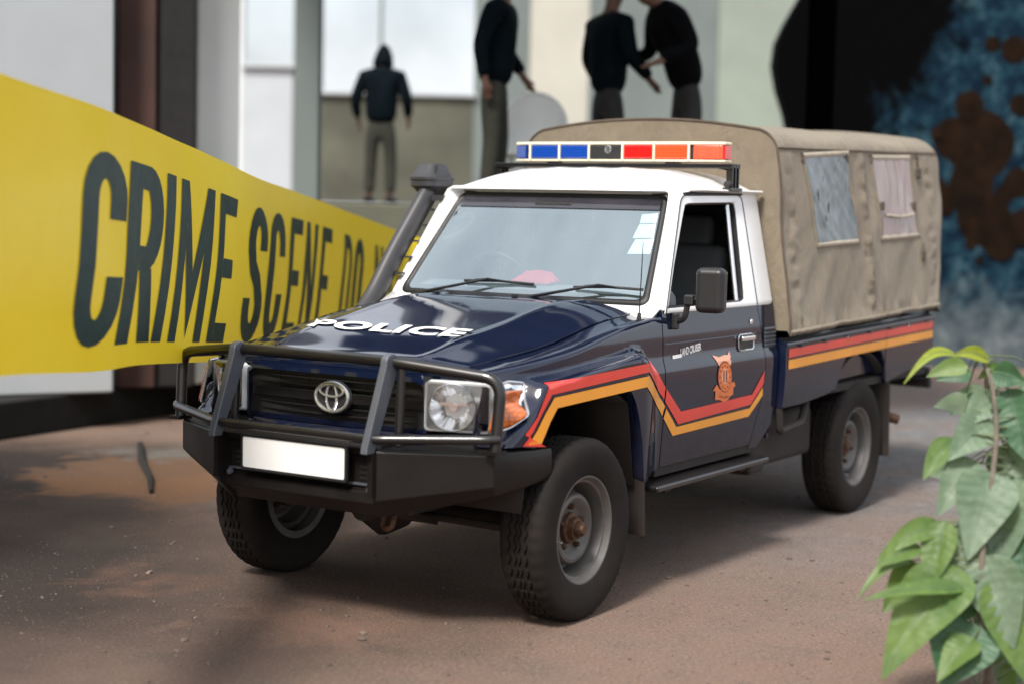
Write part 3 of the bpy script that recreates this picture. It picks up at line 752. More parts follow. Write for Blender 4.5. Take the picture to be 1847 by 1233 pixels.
# mirror-image stripes on the far side
def mir(o, parent):
    me = o.data.copy()
    for q in me.vertices: q.co.y = -q.co.y
    me.flip_normals()
    n = bpy.data.objects.new(o.name.split('.')[0], me); return put(n, parent)
WING2 = [o for o in T.children if o.name.startswith('front_wing')][1]
for o in list(WINGO.children): mir(o, WING2)
for o in list(DOORS[1].children): mir(o, DOORS[-1])
# ---- door furniture
def dec(x, z, off=.0): return Vector((x, side_y(x, z)+off, z))
for s in (1, -1):
    D = DOORS[s]
    def S(p): return Vector((p.x, s*p.y, p.z))
    q = [S(dec(a, b, .004)) for a, b in rrect(-1.735, -1.565, 1.028, 1.098, .018, 4)]
    mk('handle_recess', q, [tuple(range(len(q)))], 'black_plastic', D, flat=True)
    h = MB().add(box(S(dec(-1.65, 1.082, .018)), (.15, .02, .026))); hh = h.make('door_handle', 'chrome', D, bevel=.008, seg=3)
    mk('handle_frame', *tube([S(dec(a, b, .006)) for a, b in rrect(-1.738, -1.562, 1.025, 1.101, .02, 4)]+[S(dec(-1.562, 1.08, .006))], .004, 6), 'chrome', hh)
    q = S(dec(-1.722, 1.160, .003)); mk('door_lock', *lathe([(0, .006), (.012, .005), (.014, 0)], 14, 'y', q), 'chrome', D)
    # louvred vent on the cab corner
    vb = [S(dec(a, b, .004)) for a, b in rrect(-2.005, -1.868, 1.022, 1.130, .008, 3)]
    ve = mk('cab_vent', vb, [tuple(range(len(vb)))], 'black_plastic', T, flat=True)
    for k in range(5):
        z = 1.036+k*.020; mk('vent_slat', *box(S(dec(-1.937, z, .007)), (.125, .012, .008), Matrix.Rotation(rad(-25*s), 3, 'X')), 'grey_steel', ve)
    # side rub line (pressed swage) on the door
    mk('swage_line', *tube([S(dec(lerp(-.79, -1.86, i/14), 1.098, -.0015)) for i in range(15)], .004, 6), 'navy_paint', D)
# badge, reading rearward from the wing
D = DOORS[1]
mk('badge_bar', *grid(lambda a, b: dec(lerp(-.865, -.955, a), lerp(1.030, 1.046, b)+.002*a, .003), 6, 2), 'decal_white', D)
tv, tf, _ = text_mesh('LAND CRUISER', .03, .92)
mk('badge_lettering', [dec(lerp(-.945, -1.158, a), lerp(1.036, 1.072, b)+.016*a, .0035) for a, b in tv], tf, 'decal_white', D, flat=True)['label'] = 'white LAND CRUISER lettering on the door'
# crest: crowned oval shield over a scroll
def crest(poly, mat, off, name='crest_piece', par=None):
    q = [dec(on_side(a, b)[0], on_side(a, b)[1], off) for a, b in poly]
    return mk(name, q, [tuple(range(len(q)))], mat, par or D, flat=True)
def zc(x, y): return (1270+x*70/719, 620+y*120/1233)
ell = lambda cx, cy, rx, ry, n=28, a0=0: [zc(cx+rx*math.cos(2*math.pi*k/n), cy+ry*math.sin(2*math.pi*k/n)) for k in range(n)]
CR = crest([zc(*p) for p in ((140, 205), (265, 240), (360, 200), (420, 200), (455, 125), (480, 230), (470, 290), (495, 300), (485, 385), (270, 400), (225, 320))], 'crest_pink', .0030, 'door_crest')
CR['label'] = 'orange police crest on the door'
crest([zc(*p) for p in ((225, 745), (150, 860), (195, 865), (190, 1025), (275, 1030), (345, 1065), (430, 1030), (470, 955), (525, 930), (530, 800), (570, 775), (550, 700), (500, 700), (450, 830), (360, 880), (275, 830))], 'crest_orange', .0034, par=CR)
crest(ell(372, 600, 132, 292), 'crest_dark', .0038, par=CR)
crest(ell(374, 605, 122, 268), 'crest_orange', .0042, par=CR)
crest(ell(372, 590, 66, 150), 'crest_pink', .0046, par=CR)
crest([zc(*p) for p in ((340, 480), (362, 480), (362, 700), (340, 700))], 'crest_dark', .005, par=CR)
crest([zc(*p) for p in ((388, 480), (412, 480), (412, 700), (388, 700))], 'crest_dark', .005, par=CR)
for a in range(12):
    cx, cy = 374+94*math.cos(a*math.pi/6), 605+212*math.sin(a*math.pi/6); crest(ell(cx, cy, 11, 17, 8), 'crest_dark', .005, par=CR)
for k in range(5): crest(ell(280+k*36, 985-10*abs(k-2), 9, 24, 8), 'crest_dark', .005, par=CR)
# ---- front: grille, lamps
def gx(y): return .628-.10*min(1, abs(y)/.8)**3                    # front face sweeps back towards the wings
G = mk('grille', *prism([(.56, .80), (.56, 1.03), (.585, 1.03), (.59, .80)], 'y', -.47, .47), 'black_plastic', T)
fr = [(-.47, .815), (-.455, .80), (.455, .80), (.47, .815), (.47, 1.00), (.43, 1.035), (-.43, 1.035), (-.47, 1.00)]
fi = [(-.455, .83), (-.445, .822), (.445, .822), (.455, .83), (.455, .99), (.42, 1.008), (-.42, 1.008), (-.455, .99)]
def gl(l, x): return [(x-.03*(abs(a)/.47)**2, a, b) for a, b in l]
mk('grille_surround', *rings([gl(fr, .575), gl(fr, .632), gl(fi, .638), gl(fi, .585)]), 'navy_paint', G, ang=40)
for k, (z, h, dx) in enumerate(((.985, .016, .0), (.955, .016, .0), (.918, .050, .012), (.872, .016, .0), (.843, .016, .0))):
    v, f = grid(lambda a, b: (0, 0, 0), 1, 1)
    m_ = MB()
    ys = [-.452+.904*i/12 for i in range(13)]
    ring_ = []
    for y in ys:
        x = .612+dx-.03*(abs(y)/.47)**2
        ring_.append([(x-.03, y, z-h/2), (x, y, z-h/2+.003), (x, y, z+h/2-.005), (x-.035, y, z+h/2)])
    v = [p for r_ in ring_ for p in r_]; f = []
    for i in range(12):
        for j in range(4): f.append((i*4+j, i*4+(j+1) % 4, (i+1)*4+(j+1) % 4, (i+1)*4+j))
    f += [(0, 1, 2, 3), (48, 49, 50, 51)]
    mk('grille_bar', v, f, 'black_steel', G, bevel=.003)
for y in (-.30, -.15, .15, .30): mk('grille_rib', *boxb(.575, .590, y-.004, y+.004, .825, 1.0), 'black_plastic', G)
# emblem of three ovals
def oval(cy, cz, ry, rz, t, x, n=40):
    return tube([(x, cy+ry*math.cos(2*math.pi*i/n), cz+rz*math.sin(2*math.pi*i/n)) for i in range(n+1)], t, 8, cap=False)
EZ, EX = .920, .638
em = mk('emblem', *lathe([(0, EX-.002), (.064, EX-.002), (.070, EX-.012)], 36, 'x', (0, .0, EZ)), 'black_plastic', G)
for q in em.data.vertices: q.co.y = .02+q.co.y*1.36
mb = MB().add(oval(.02, EZ, .083, .058, .008, EX+.002)).add(oval(.02, EZ, .026, .054, .006, EX+.004)).add(oval(.02, EZ+.026, .060, .024, .006, EX+.005))
mb.make('emblem_ovals', 'satin_silver', em)
def lampside(s):
    # rectangular bowl with a round reflector behind a clear cover
    def HL(a, b, d=0): # a: 0 inner .. 1 outer, b: 0 bottom .. 1 top
        y = lerp(.474, .722, a); x = lerp(.628, .535, max(0, a)**1.3)-d; return Vector((x, s*y, lerp(.825, 1.018, b)-.004*a))
    out = [HL(a, b) for a, b in rrect(0, 1, 0, 1, .07, 4)]; inn = [HL(a, b, .004) for a, b in rrect(.03, .97, .04, .96, .06, 4)]; deep = [HL(a, b, .07) for a, b in rrect(.06, .94, .08, .92, .06, 4)]
    back = [HL(a, b, .03) for a, b in rrect(-.02, 1.02, -.03, 1.03, .07, 4)]
    H = mk('headlight', *rings([back, out, inn, deep]), 'lamp_white', T, ang=40)
    v, f = grid(lambda a, b: HL(lerp(.03, .97, a), lerp(.03, .97, b), .055), 8, 6); mk('housing', v, f, 'lamp_white', H)
    # reflector dish with vertical flutes
    c = HL(.44, .5, 0); nrm = Vector((.245, s*.095, 0)).normalized(); sd_ = Vector((-nrm.y, nrm.x, 0)); 
    v, f = [], []; nr, na = 9, 48
    for i in range(nr+1):
        r = .018+.070*i/nr
        for j in range(na):
            a = 2*math.pi*j/na; dep = .062-.058*(i/nr)**2+.006*math.cos(a*8)*(i/nr)*(1 if abs(math.sin(a)) > .35 else .2)
            v.append(c-nrm*dep+sd_*r*1.04*math.cos(a)+Vector((0, 0, r*math.sin(a))))
    for i in range(nr):
        for j in range(na): f.append((i*na+j, i*na+(j+1) % na, (i+1)*na+(j+1) % na, (i+1)*na+j))
    mk('reflector', v, f, 'lamp_silver', H, ang=25)
    mk('reflector_rim', *tube([c-nrm*.002+sd_*.093*math.cos(2*math.pi*k/40)+Vector((0, 0, .091*math.sin(2*math.pi*k/40))) for k in range(41)], .004, 6, cap=False), 'satin_silver', H)
    mk('bulb_shield', *tube([c-nrm*.055, c-nrm*.012], [.014, .017], 12), 'chrome', H)
    mk('beam_visor', *box(c-nrm*.03+Vector((0, 0, .012)), (.03, .11, .012), Matrix.Rotation(math.atan2(nrm.y, nrm.x), 3, 'Z')), 'chrome', H)
    v, f = grid(lambda a, b: HL(a, b)+nrm*(.006+.012*math.sin(a*math.pi)*math.sin(b*math.pi)), 10, 8); mk('lamp_cover', v, f, 'lamp_glass', H)
    # wrap-round indicator on the wing: chrome-edged, amber inside
    edge = [(.533, 1.012), (.44, 1.022), (.348, 1.010), (.375, .955), (.43, .895), (.50, .850), (.560, .832), (.585, .83)]
    top_in = [(.545, .984), (.44, .988), (.366, .984), (.390, .948), (.438, .894), (.503, .853), (.562, .838), (.592, .838)]
    def IP(x, z, o):
        y = side_y(x, z) if x < .40 else lerp(side_y(.40, z), .722, ((x-.40)/.16)**1.1 if x < .56 else 1.0)
        if x >= .40: y = lerp(side_y(.40, z), .735, min(1, (x-.40)/.17))
        return Vector((x, s*(y+o), z))
    def fillgrid(e, o):
        # bands between the front edge and the swept rear edge
        v, f = [], []; rows_ = 10
        up_ = e[:3]; lo_ = e[3:][::-1]
        U_ = resample([Vector((a, 0, b)) for a, b in up_], 12); L_ = resample([Vector((a, 0, b)) for a, b in lo_], 12)
        for i in range(12):
            for j in range(rows_+1):
                p = U_[i].lerp(L_[i], j/rows_); v.append(IP(p.x, p.z, o))
        for i in range(11):
            for j in range(rows_): f.append((i*(rows_+1)+j, i*(rows_+1)+j+1, (i+1)*(rows_+1)+j+1, (i+1)*(rows_+1)+j))
        return v, f
    I_ = mk('indicator', *fillgrid(edge, .012), 'chrome', T)
    mk('amber_lens', *fillgrid(top_in, .019), 'amber_lens', I_, solid=.006, off=0)
    rim = smoothpath([IP(a, b, .014) for a, b in edge+[edge[0]]], .015, 3)
    mk('lens_edge', *tube(rim, .006, 6), 'satin_silver', I_)
for s in (1, -1): lampside(s)
# panel behind lamps, apron under the grille
mk('front_panel', *prism([(.42, .70), (.42, 1.035), (.435, 1.035), (.435, .80), (.60, .795), (.60, .70)], 'y', -.69, .69), 'black_plastic', T)
v, f = grid(lambda a, b: (lerp(.628, .50, abs(2*a-1)**3), lerp(-.74, .74, a), lerp(.73, .80, b)), 20, 2); mk('front_apron', v, f, 'navy_paint', T, solid=.006)
v, f = grid(lambda a, b: (.585-.06*abs(2*a-1)**3, lerp(-.70, .70, a), lerp(1.02, 1.062, b)), 20, 2); mk('bonnet_slam_panel', v, f, 'navy_paint', T, solid=.006)
# ---- bull bar
BB = mk('bull_bar', *tube(smoothpath([(.640, .815, .76), (.618, .824, 1.048), (.735, .39, 1.096), (.735, -.39, 1.096), (.618, -.824, 1.048), (.640, -.815, .76)], .075, 7), .0235, 14), 'black_steel', T)
mk('lower_tube', *tube(smoothpath([(.640, .835, .822), (.675, .80, .820), (.868, .40, .806), (.868, -.40, .806), (.675, -.80, .820), (.640, -.835, .822)], .05, 6), .0185, 12), 'black_steel', BB)
for s in (1, -1):
    prof = [(.908, .750), (.905, .775), (.79, 1.085)]+[(.748+.042*math.cos(rad(a)), 1.092+.036*math.sin(rad(a))) for a in range(10, 181, 17)]+[(.715, 1.06), (.858, .750)]
    up_ = mk('upright', *prism(prof, 'y', s*.39-.016, s*.39+.016), 'grey_steel', BB, bevel=.004)
    mk('lamp_post', *tube([(.715, s*.425, 1.095), (.73, s*.425, .77)], .018, 12), 'black_steel', BB)
    mk('lower_post', *boxb(.845, .872, s*.395-.012, s*.395+.012, .58, .752), 'bumper_steel', BB)
    mk('post_foot', *boxb(.60, .68, s*.815-.03, s*.815+.03, .762, .776), 'bumper_steel', BB)
# ---- bumper: centre winch section and angled wings
def bumper_wing(s):
    st = [((.848, .40), .763, .560, .487, .05), ((.742, .60), .763, .595, .535, .045), ((.635, .808), .763, .632, .592, .03), ((.45, .838), .757, .640, .610, .02), ((.268, .846), .750, .648, .628, .015)]
    rs = []
    for (x, y), zt, zc_, zb, ins in st:
        iny = .16 if y > .82 else .0; inx = .16 if y <= .82 else 0
        rs.append([Vector((x-inx, s*(y-iny), zt+.004)), Vector((x-.008 if y < .82 else x, s*(y-.004), zt)), Vector((x, s*y, zt-.010)), Vector((x, s*y, zc_)), Vector((x-ins*1.2, s*(y-ins*.5), zb)), Vector((x-.16 if y < .82 else x, s*(y-.05 if y < .82 else y-.14), zb+.01))])
    v = [p for r_ in rs for p in r_]; n = 6; f = []
    for i in range(len(rs)-1):
        for j in range(n): f.append((i*n+j, i*n+(j+1) % n, (i+1)*n+(j+1) % n, (i+1)*n+j))
    f += [tuple(range(n)), tuple((len(rs)-1)*n+j for j in range(n))]
    return mk('bumper_wing', v, f, 'bumper_steel', BM, bevel=.006)
BM = mk('bumper', *prism([(.66, .770), (.80, .772), (.815, .757), (.815, .735), (.79, .725), (.79, .60), (.815, .588), (.822, .545), (.762, .487), (.66, .487)], 'y', -.398, .398), 'bumper_steel', T, bevel=.005)
for s in (1, -1): bumper_wing(s)
mk('winch_opening', *boxb(.785, .7925, -.10, .10, .52, .585), 'seal', BM)
for s in (1, -1):
    for k in range(4): mk('bumper_slot', *boxb(.788, .7935, s*.32-.035, s*.32+.035, .675-k*.022, .685-k*.022), 'seal', BM)
    mk('bumper_rail', *boxb(.79, .802, s*.315-.075, s*.315+.075, .610, .618), 'grey_steel', BM)
    mk('bumper_bolt', *lathe([(0, .835), (.012, .833), (.014, .82)], 10, 'x', (0, s*.36, .60)), 'grey_steel', BM)
mk('bumper_shelf_lip', *boxb(.80, .835, -.385, .385, .756, .762), 'bumper_steel', BM)
# number plate, blank white in a thin frame
nx = .845
c4_ = [onplane(a, b, (1, 0, 0), nx) for a, b in ((440, 786), (625, 806), (622, 863), (437, 842))]
pc = sum(c4_, Vector())/4; hy, hz = .262, .062
NP = mk('number_plate', *rings([[(nx-.006, pc.y+a, pc.z+b) for a, b in rrect(-hy-.012, hy+.012, -hz-.012, hz+.012, .01, 3)], [(nx+.006, pc.y+a, pc.z+b) for a, b in rrect(-hy-.010, hy+.010, -hz-.010, hz+.010, .01, 3)], [(nx+.006, pc.y+a, pc.z+b) for a, b in rrect(-hy, hy, -hz, hz, .008, 3)]]), 'black_plastic', T)
q = [(nx+.004, pc.y+a, pc.z+b) for a, b in rrect(-hy, hy, -hz, hz, .008, 3)]; mk('plate_face', q, [tuple(range(len(q)))], 'plate_white', NP, flat=True)
mk('plate_bracket', *boxb(.78, nx-.004, pc.y-.20, pc.y+.20, pc.z-.03, pc.z+.03), 'bumper_steel', NP)
mk('tow_hook', *tube(smoothpath([(.63, .30, .50), (.66, .30, .42), (.66, .345, .42), (.63, .345, .50)], .03, 6), .012, 8), 'rusty_hub', T)
mk('recovery_lug', *lathe([(0, .62), (.05, .62), (.055, .56), (0, .56)], 14, 'x', (0, .16, .475)), 'underbody', T)

# ---- wheels
def tyre_profile():
    P = [(.215, .078), (.226, .088), (.240, .094), (.275, .103), (.315, .106), (.345, .104), (.362, .097), (.371, .088), (.378, .080)]
    tread = [(.382, .070, 'e'), (.382, .046, 'e'), (.372, .043, 'g'), (.372, .037, 'g'), (.383, .034, 'e'), (.383, .016, 'e'), (.373, .013, 'g'), (.373, .007, 'g'), (.383, .004, 'e')]
    full = [(r, h, 's') for r, h in P]+tread
    return full+[(r, -h, k) for r, h, k in full[::-1]]
TPF = tyre_profile()
def tmod(i, j, r, h):
    k = TPF[j][2]
    if k in 'eg' and abs(h) < .05: h += .0045*(1 if (i//2) % 2 else -1)
    if k == 's' and .36 < r < .38: r -= .003*((i % 4) == 0)
    if k == 'e' and abs(h) > .06: r -= .006*((i % 4) == 0)
    return r, h
def wheel_meshes():
    ty = lathe([(r, h) for r, h, k in TPF], 176, 'y', mod=tmod)
    rim = [(.19, -.085), (.222, -.088), (.226, -.08), (.205, -.07), (.196, -.03), (.190, .02), (.198, .052), (.206, .064), (.224, .076), (.229, .084), (.226, .089), (.219, .088), (.212, .076), (.206, .066), (.198, .062), (.192, .040), (.188, .0), (.184, -.035), (.174, -.042), (.160, -.030), (.154, .0), (.149, .030), (.142, .039), (.128, .041), (.114, .034), (.102, .016), (.088, .008), (.060, .006), (.055, .0)]
    ri = lathe(rim, 64, 'y')
    return ty, ri
TY, RI = wheel_meshes()
hubp = [(.0, .088), (.020, .088), (.024, .083), (.026, .074), (.033, .072), (.035, .055), (.047, .052), (.049, .030), (.064, .026), (.068, .0), (.08, -.002), (.08, -.05), (0, -.05)]
HU = lathe(hubp, 20, 'y')
NUT = MB()
for k in range(5):
    a = rad(72*k+20); NUT.add(lathe([(0, .030), (.008, .030), (.011, .022), (.012, .0)], 6, 'y', (.083*math.cos(a), 0, .083*math.sin(a))))
def wheel0():
    me_r = mk('wheel', *RI, 'wheel_steel', T, ang=30)
    t_ = mk('tyre', *TY, 'rubber', me_r, ang=28)
    h_ = mk('hub', *HU, 'rusty_hub', me_r, ang=30)
    n_ = []
    for k in range(5):
        a = rad(72*k+20); n_.append(mk('wheel_nut', *lathe([(0, .034), (.008, .034), (.012, .025), (.013, -.002)], 6, 'y', (.090*math.cos(a), 0, .090*math.sin(a))), 'rusty_hub', me_r))
    mk('valve', *tube([(.196, .06, -.02), (.205, .10, -.02)], .0045, 6), 'satin_silver', me_r)
    return me_r
wh = wheel0()
def dup_part(o, parent, loc, rz, spin):
    c_ = o.copy(); COL.objects.link(c_); c_.parent = parent; c_.matrix_parent_inverse = Matrix.Identity(4)
    c_.location = loc; c_.rotation_mode = 'YXZ'; c_.rotation_euler = (0, spin, rz)
    for k in o.children:
        d = k.copy(); COL.objects.link(d); d.parent = c_; d.matrix_parent_inverse = Matrix.Identity(4)
        if k.name == 'hub' and loc[0] < -1: d.scale = (1.15, .5, 1.15)          # the rear hubs are shorter
    return c_
for k, (x, y, rz, sp) in enumerate(((-WB, RT, 0, .7), (0, -FT, math.pi, 1.3), (-WB, -RT, math.pi, 2.1))):
    dup_part(wh, T, (x, y, WR-.004), rz, sp)
wh.location = (0, FT, WR-.004)
# ---- running gear
for s in (1, -1):
    mk('chassis_rail', *boxb(-4.30, .72, s*.44-.04, s*.44+.04, .50, .62), 'underbody', T)
    mk('leaf_spring', *tube([(-2.55, s*.56, .55), (-2.9, s*.56, .42), (-3.18, s*.56, .37), (-3.5, s*.56, .42), (-3.85, s*.56, .56)], .03, 8, flatten=(1.1, .8)), 'underbody', T)
    mk('front_spring', *tube([(.0, s*.50, .36), (.0, s*.50, .72)], .055, 12), 'underbody', T)
    mk('front_arch_liner', *rings([[(lerp(.42, -.50, i/14), s*yy_, .80+.155*max(0, math.sin(math.pi*i/14))**.6-(.0 if 0 < i < 14 else .30)) for i in range(15)] for yy_ in (.36, .80)], False), 'underbody', T, solid=.01)
    mk('rear_arch_liner', *rings([[(lerp(-2.78, -3.57, i/14), s*yy_, .73+.195*max(0, math.sin(math.pi*i/14))**.6) for i in range(15)] for yy_ in (.40, .81)], False), 'underbody', T, solid=.01)
    mk('mud_flap', *box((-.535, s*.72, .44), (.012, .24, .34), Matrix.Rotation(rad(4), 3, 'Y')), 'underbody', T)
    mk('mud_flap', *box((-3.585, s*.715, .50), (.014, .26, .44), Matrix.Rotation(rad(3), 3, 'Y')), 'underbody', T)
    mk('side_step', *boxb(-1.80, -.60, s*.70, s*.875, .455, .485), 'black_steel', T, bevel=.012)
    for x in (-.8, -1.6): mk('step_bracket', *boxb(x-.03, x+.03, s*.45, s*.82, .43, .457), 'underbody', T)
    mk('sill', *boxb(-1.80, -.75, s*.74, s*.775, .50, .56), 'underbody', T)
MB().add(tube([(0, -.70, .37), (0, .70, .37)], .042, 12)).add(lathe([(0, -.13), (.08, -.11), (.13, 0), (.08, .11), (0, .13)], 16, 'y', (0, -.18, .36))).make('front_axle', 'underbody', T)
MB().add(tube([(-WB, -.66, .37), (-WB, .66, .37)], .045, 12)).add(lathe([(0, -.15), (.09, -.12), (.15, 0), (.09, .12), (0, .15)], 16, 'y', (-WB, 0, .37))).make('rear_axle', 'underbody', T)
mk('engine_block', *boxb(-.74, .50, -.38, .38, .46, 1.02), 'underbody', T, bevel=.03)
mk('gearbox', *boxb(-2.0, -.7, -.2, .2, .40, .64), 'underbody', T, bevel=.05)
mk('fuel_tank', *boxb(-2.72, -2.02, .30, .72, .38, .66), 'underbody', T, bevel=.04)
mk('tank_guard', *boxb(-2.05, -1.86, .40, .74, .36, .56), 'underbody', T, bevel=.03)
mk('track_rod', *tube([(.18, -.66, .40), (.18, .66, .38)], .018, 8), 'underbody', T)
mk('skid_plate', *box((.45, 0, .44), (.34, .62, .02), Matrix.Rotation(rad(-18), 3, 'Y')), 'underbody', T)
mk('exhaust', *tube(smoothpath([(-3.5, .50, .55), (-3.75, .66, .52), (-3.86, .80, .47)], .08, 5), .032, 10), 'rusty_hub', T)
# ---- snorkel on the far wing
SN = mk('snorkel', *tube(resample(smoothpath([(-.58, -.80, 1.12), (-.72, -.815, 1.235), (-.86, -.80, 1.44), (-1.08, -.765, 1.735), (-1.13, -.765, 1.79)], .1, 6), 24), .052, 16, flatten=(.85, 1.15)), 'snorkel_plastic', T)
hp = Vector((-1.15, -.775, 0))
hd = [(.045, .060, 1.745), (.060, .075, 1.77), (.075, .095, 1.79), (.082, .112, 1.800), (.082, .112, 1.830), (.086, .118, 1.832), (.086, .118, 1.845), (.078, .108, 1.850), (.058, .072, 1.905), (.050, .062, 1.914), (.0, .0, 1.916)]
rs = [[(hp.x+b_*math.copysign(abs(math.cos(a))**.55, math.cos(a)), hp.y+a_*math.copysign(abs(math.sin(a))**.55, math.sin(a)), z) for a in [2*math.pi*k/28 for k in range(28)]] for a_, b_, z in hd]
mk('snorkel_head', *rings(rs), 'snorkel_plastic', SN, ang=35)
mk('head_seam', *box((hp.x+.06, hp.y+.062, 1.878), (.008, .012, .06), Matrix.Rotation(rad(-20), 3, 'Y')), 'seal', SN)
for k in range(5):
    p = Vector((-.84-.06*k, -.745, 1.36+.08*k)); mk('snorkel_rib', *box(p, (.03, .06, .01)), 'snorkel_plastic', SN)
mk('snorkel_bracket', *box((-1.10, -.70, 1.74), (.05, .10, .03)), 'snorkel_plastic', SN)
mk('snorkel_base', *box((-.60, -.79, 1.14), (.22, .06, .12), Matrix.Rotation(rad(20), 3, 'Y')), 'snorkel_plastic', SN, bevel=.02)
# ---- wipers, aerial, mirrors
def wscreen(px, py, o=.0):
    n = Vector((.497, 0, .378)).normalized(); return onplane(px, py, n, n.dot(Vector((-.784+.028, 0, 1.273)))+o)
for a, b, c_, d in (((746, 531), (880, 503), (838, 503), (963, 513)), ((930, 541), (1080, 514), (1035, 515), (1160, 523))):
    A = mk('wiper', *tube([wscreen(*a, .004), wscreen(lerp(a[0], b[0], .25), lerp(a[1], b[1], .25)-1, .035), wscreen(*b, .035)], [.010, .008, .006], 8), 'black_steel', T)
    mk('wiper_blade', *tube([wscreen(c_[0], c_[1]+3, .012), wscreen(lerp(c_[0], d[0], .5), lerp(c_[1], d[1], .5)-1, .016), wscreen(d[0], d[1], .012)], .007, 6), 'seal', A)
    mk('wiper_frame', *tube([wscreen(lerp(c_[0], d[0], .15), lerp(c_[1], d[1], .15), .014), wscreen(b[0], b[1], .034), wscreen(lerp(c_[0], d[0], .75), lerp(c_[1], d[1], .75), .014)], .005, 6), 'black_steel', A)
    mk('wiper_pivot', *lathe([(0, .02), (.014, .018), (.016, 0)], 12, 'z', wscreen(*a)-Vector((0, 0, .01))), 'black_steel', A)
AE = mk('aerial', *tube([(-.635, .735, 1.205), (-.637, .735, 1.245)], [.012, .008], 10), 'black_plastic', T)
mk('aerial_mast', *tube([(-.637, .735, 1.24), (-.655, .735, 1.56)], [.0035, .0018], 6), 'seal', AE)
mk('washer_jet', *box((-.66, .06, ztop(-.66, .06)+.008), (.02, .03, .014)), 'black_plastic', T, bevel=.004)
for s in (1, -1):
    if s < 0: continue                                   # none shows on the far door
    M = mk('door_mirror', *box((-.885, s*.965, 1.348), (.085, .135, .205), Matrix.Rotation(rad(8*s), 3, 'Z')), 'mirror_shell', T, bevel=.03, seg=4)
    mk('mirror_glass', *box((-.930, s*.962, 1.348), (.004, .11, .17), Matrix.Rotation(rad(8*s), 3, 'Z')), 'chrome', M)
    mk('mirror_arm', *tube(smoothpath([(-.885, s*.80, 1.20), (-.87, s*.845, 1.215), (-.87, s*.86, 1.305), (-.885, s*.93, 1.305)], .03, 5), .014, 10), 'black_plastic', M)
    mk('mirror_foot', *box((-.885, s*.79, 1.20), (.035, .03, .075)), 'black_plastic', M, bevel=.008)
    mk('mirror_knuckle', *box((-.872, s*.868, 1.30), (.05, .05, .05)), 'black_plastic', M, bevel=.01)
# ---- roof rack bar with light bar
RK = mk('roof_rack', *boxb(-1.72, -1.62, -.70, .70, 1.915, 1.938), 'black_steel', T, bevel=.004)
for s in (1, -1):
    for dx in (-.035, 0, .035):
        mk('rack_leg', *prism([(s*.700, 1.938), (s*.655, 1.938), (s*.618, 1.915), (s*.665, 1.905), (s*.668, 1.80), (s*.70, 1.80)], 'x', -1.67+dx-.005, -1.67+dx+.005), 'black_steel', RK)
    mk('rack_clamp', *boxb(-1.74, -1.60, s*.66, s*.705, 1.802, 1.820), 'black_steel', RK, bevel=.004)
    mk('clamp_knob', *lathe([(0, .03), (.018, .026), (.022, .0), (0, -.005)], 12, 'x', (-1.625, s*.685, 1.835)), 'black_plastic', RK)
LZ0, LZ1 = 1.952, 2.040
def lby(px): return onplane(px, 275, (1, 0, 0), -1.63).y
outl = [(-1.63, -.50), (-1.63, .462), (-1.675, .635), (-1.755, .635), (-1.80, .462), (-1.80, -.50), (-1.755, -.60), (-1.675, -.60)]
LB = mk('light_bar', *prism(outl, 'z', LZ0-.006, LZ0+.006), 'bar_cream', RK, bevel=.004)
mk('bar_top', *prism([(a, b) for a, b in outl], 'z', LZ1-.008, LZ1+.008), 'bar_cream', LB, bevel=.006)
mk('bar_core', *prism([(lerp(a, -1.715, .12), b*.97) for a, b in outl], 'z', LZ0, LZ1), 'interior', LB)
edges = [lby(p) for p in (957, 1009.5, 1063, 1123.5, 1180, 1243)]
mats = ['blue_lens', 'blue_lens', 'black_plastic', 'red_lens', 'red_lens_lit']
for (a, b), m_ in zip(zip(edges, edges[1:]), mats):
    g = .009
    nm = 'speaker_grille' if m_ == 'black_plastic' else 'lamp_lens'
    v, f = box((-1.642, (a+b)/2, (LZ0+LZ1)/2), (.03, b-a-g, LZ1-LZ0-.018)); mk(nm, v, f, m_, LB, bevel=.008, seg=3)
    mk(nm, [Vector((-3.43-p.x, p.y, p.z)) for p in v], f, m_, LB, bevel=.008, seg=3)
for e_ in edges: mk('bar_divider', *boxb(-1.634, -1.622, e_-.005, e_+.005, LZ0, LZ1), 'bar_cream', LB); mk('bar_divider', *boxb(-1.808, -1.796, e_-.005, e_+.005, LZ0, LZ1), 'bar_cream', LB)
def endlens(p, q, m_):
    p, q = Vector(p), Vector(q); d = (q-p); nrm = Vector((d.y, -d.x)).normalized()
    if nrm.dot((p+q)/2-Vector((-1.715, 0))) < 0: nrm = -nrm
    a, b = p+d*.05, q-d*.05
    v = []
    for z in (LZ0+.010, LZ1-.010): v += [(a.x, a.y, z), (b.x, b.y, z), (b.x-nrm.x*.02, b.y-nrm.y*.02, z), (a.x-nrm.x*.02, a.y-nrm.y*.02, z)]
    mk('lamp_lens', v, [(0, 1, 2, 3), (4, 5, 6, 7), (0, 1, 5, 4), (1, 2, 6, 5), (2, 3, 7, 6), (3, 0, 4, 7)], m_, LB, bevel=.004)
endlens((-1.63, .472), (-1.675, .632), 'red_lens_lit'); endlens((-1.675, .634), (-1.755, .634), 'red_lens'); endlens((-1.755, .632), (-1.80, .472), 'red_lens')
endlens((-1.63, -.508), (-1.675, -.598), 'blue_lens'); endlens((-1.675, -.599), (-1.755, -.599), 'blue_lens'); endlens((-1.755, -.598), (-1.80, -.508), 'blue_lens')
p0 = onplane(1096, 271, (1, 0, 0), -1.624)
mk('speaker_badge', *tube([(-1.6265, p0.y+.016*math.cos(2*math.pi*k/16), p0.z+.004+.018*math.sin(2*math.pi*k/16)) for k in range(17)], .004, 6, cap=False), 'satin_silver', LB)
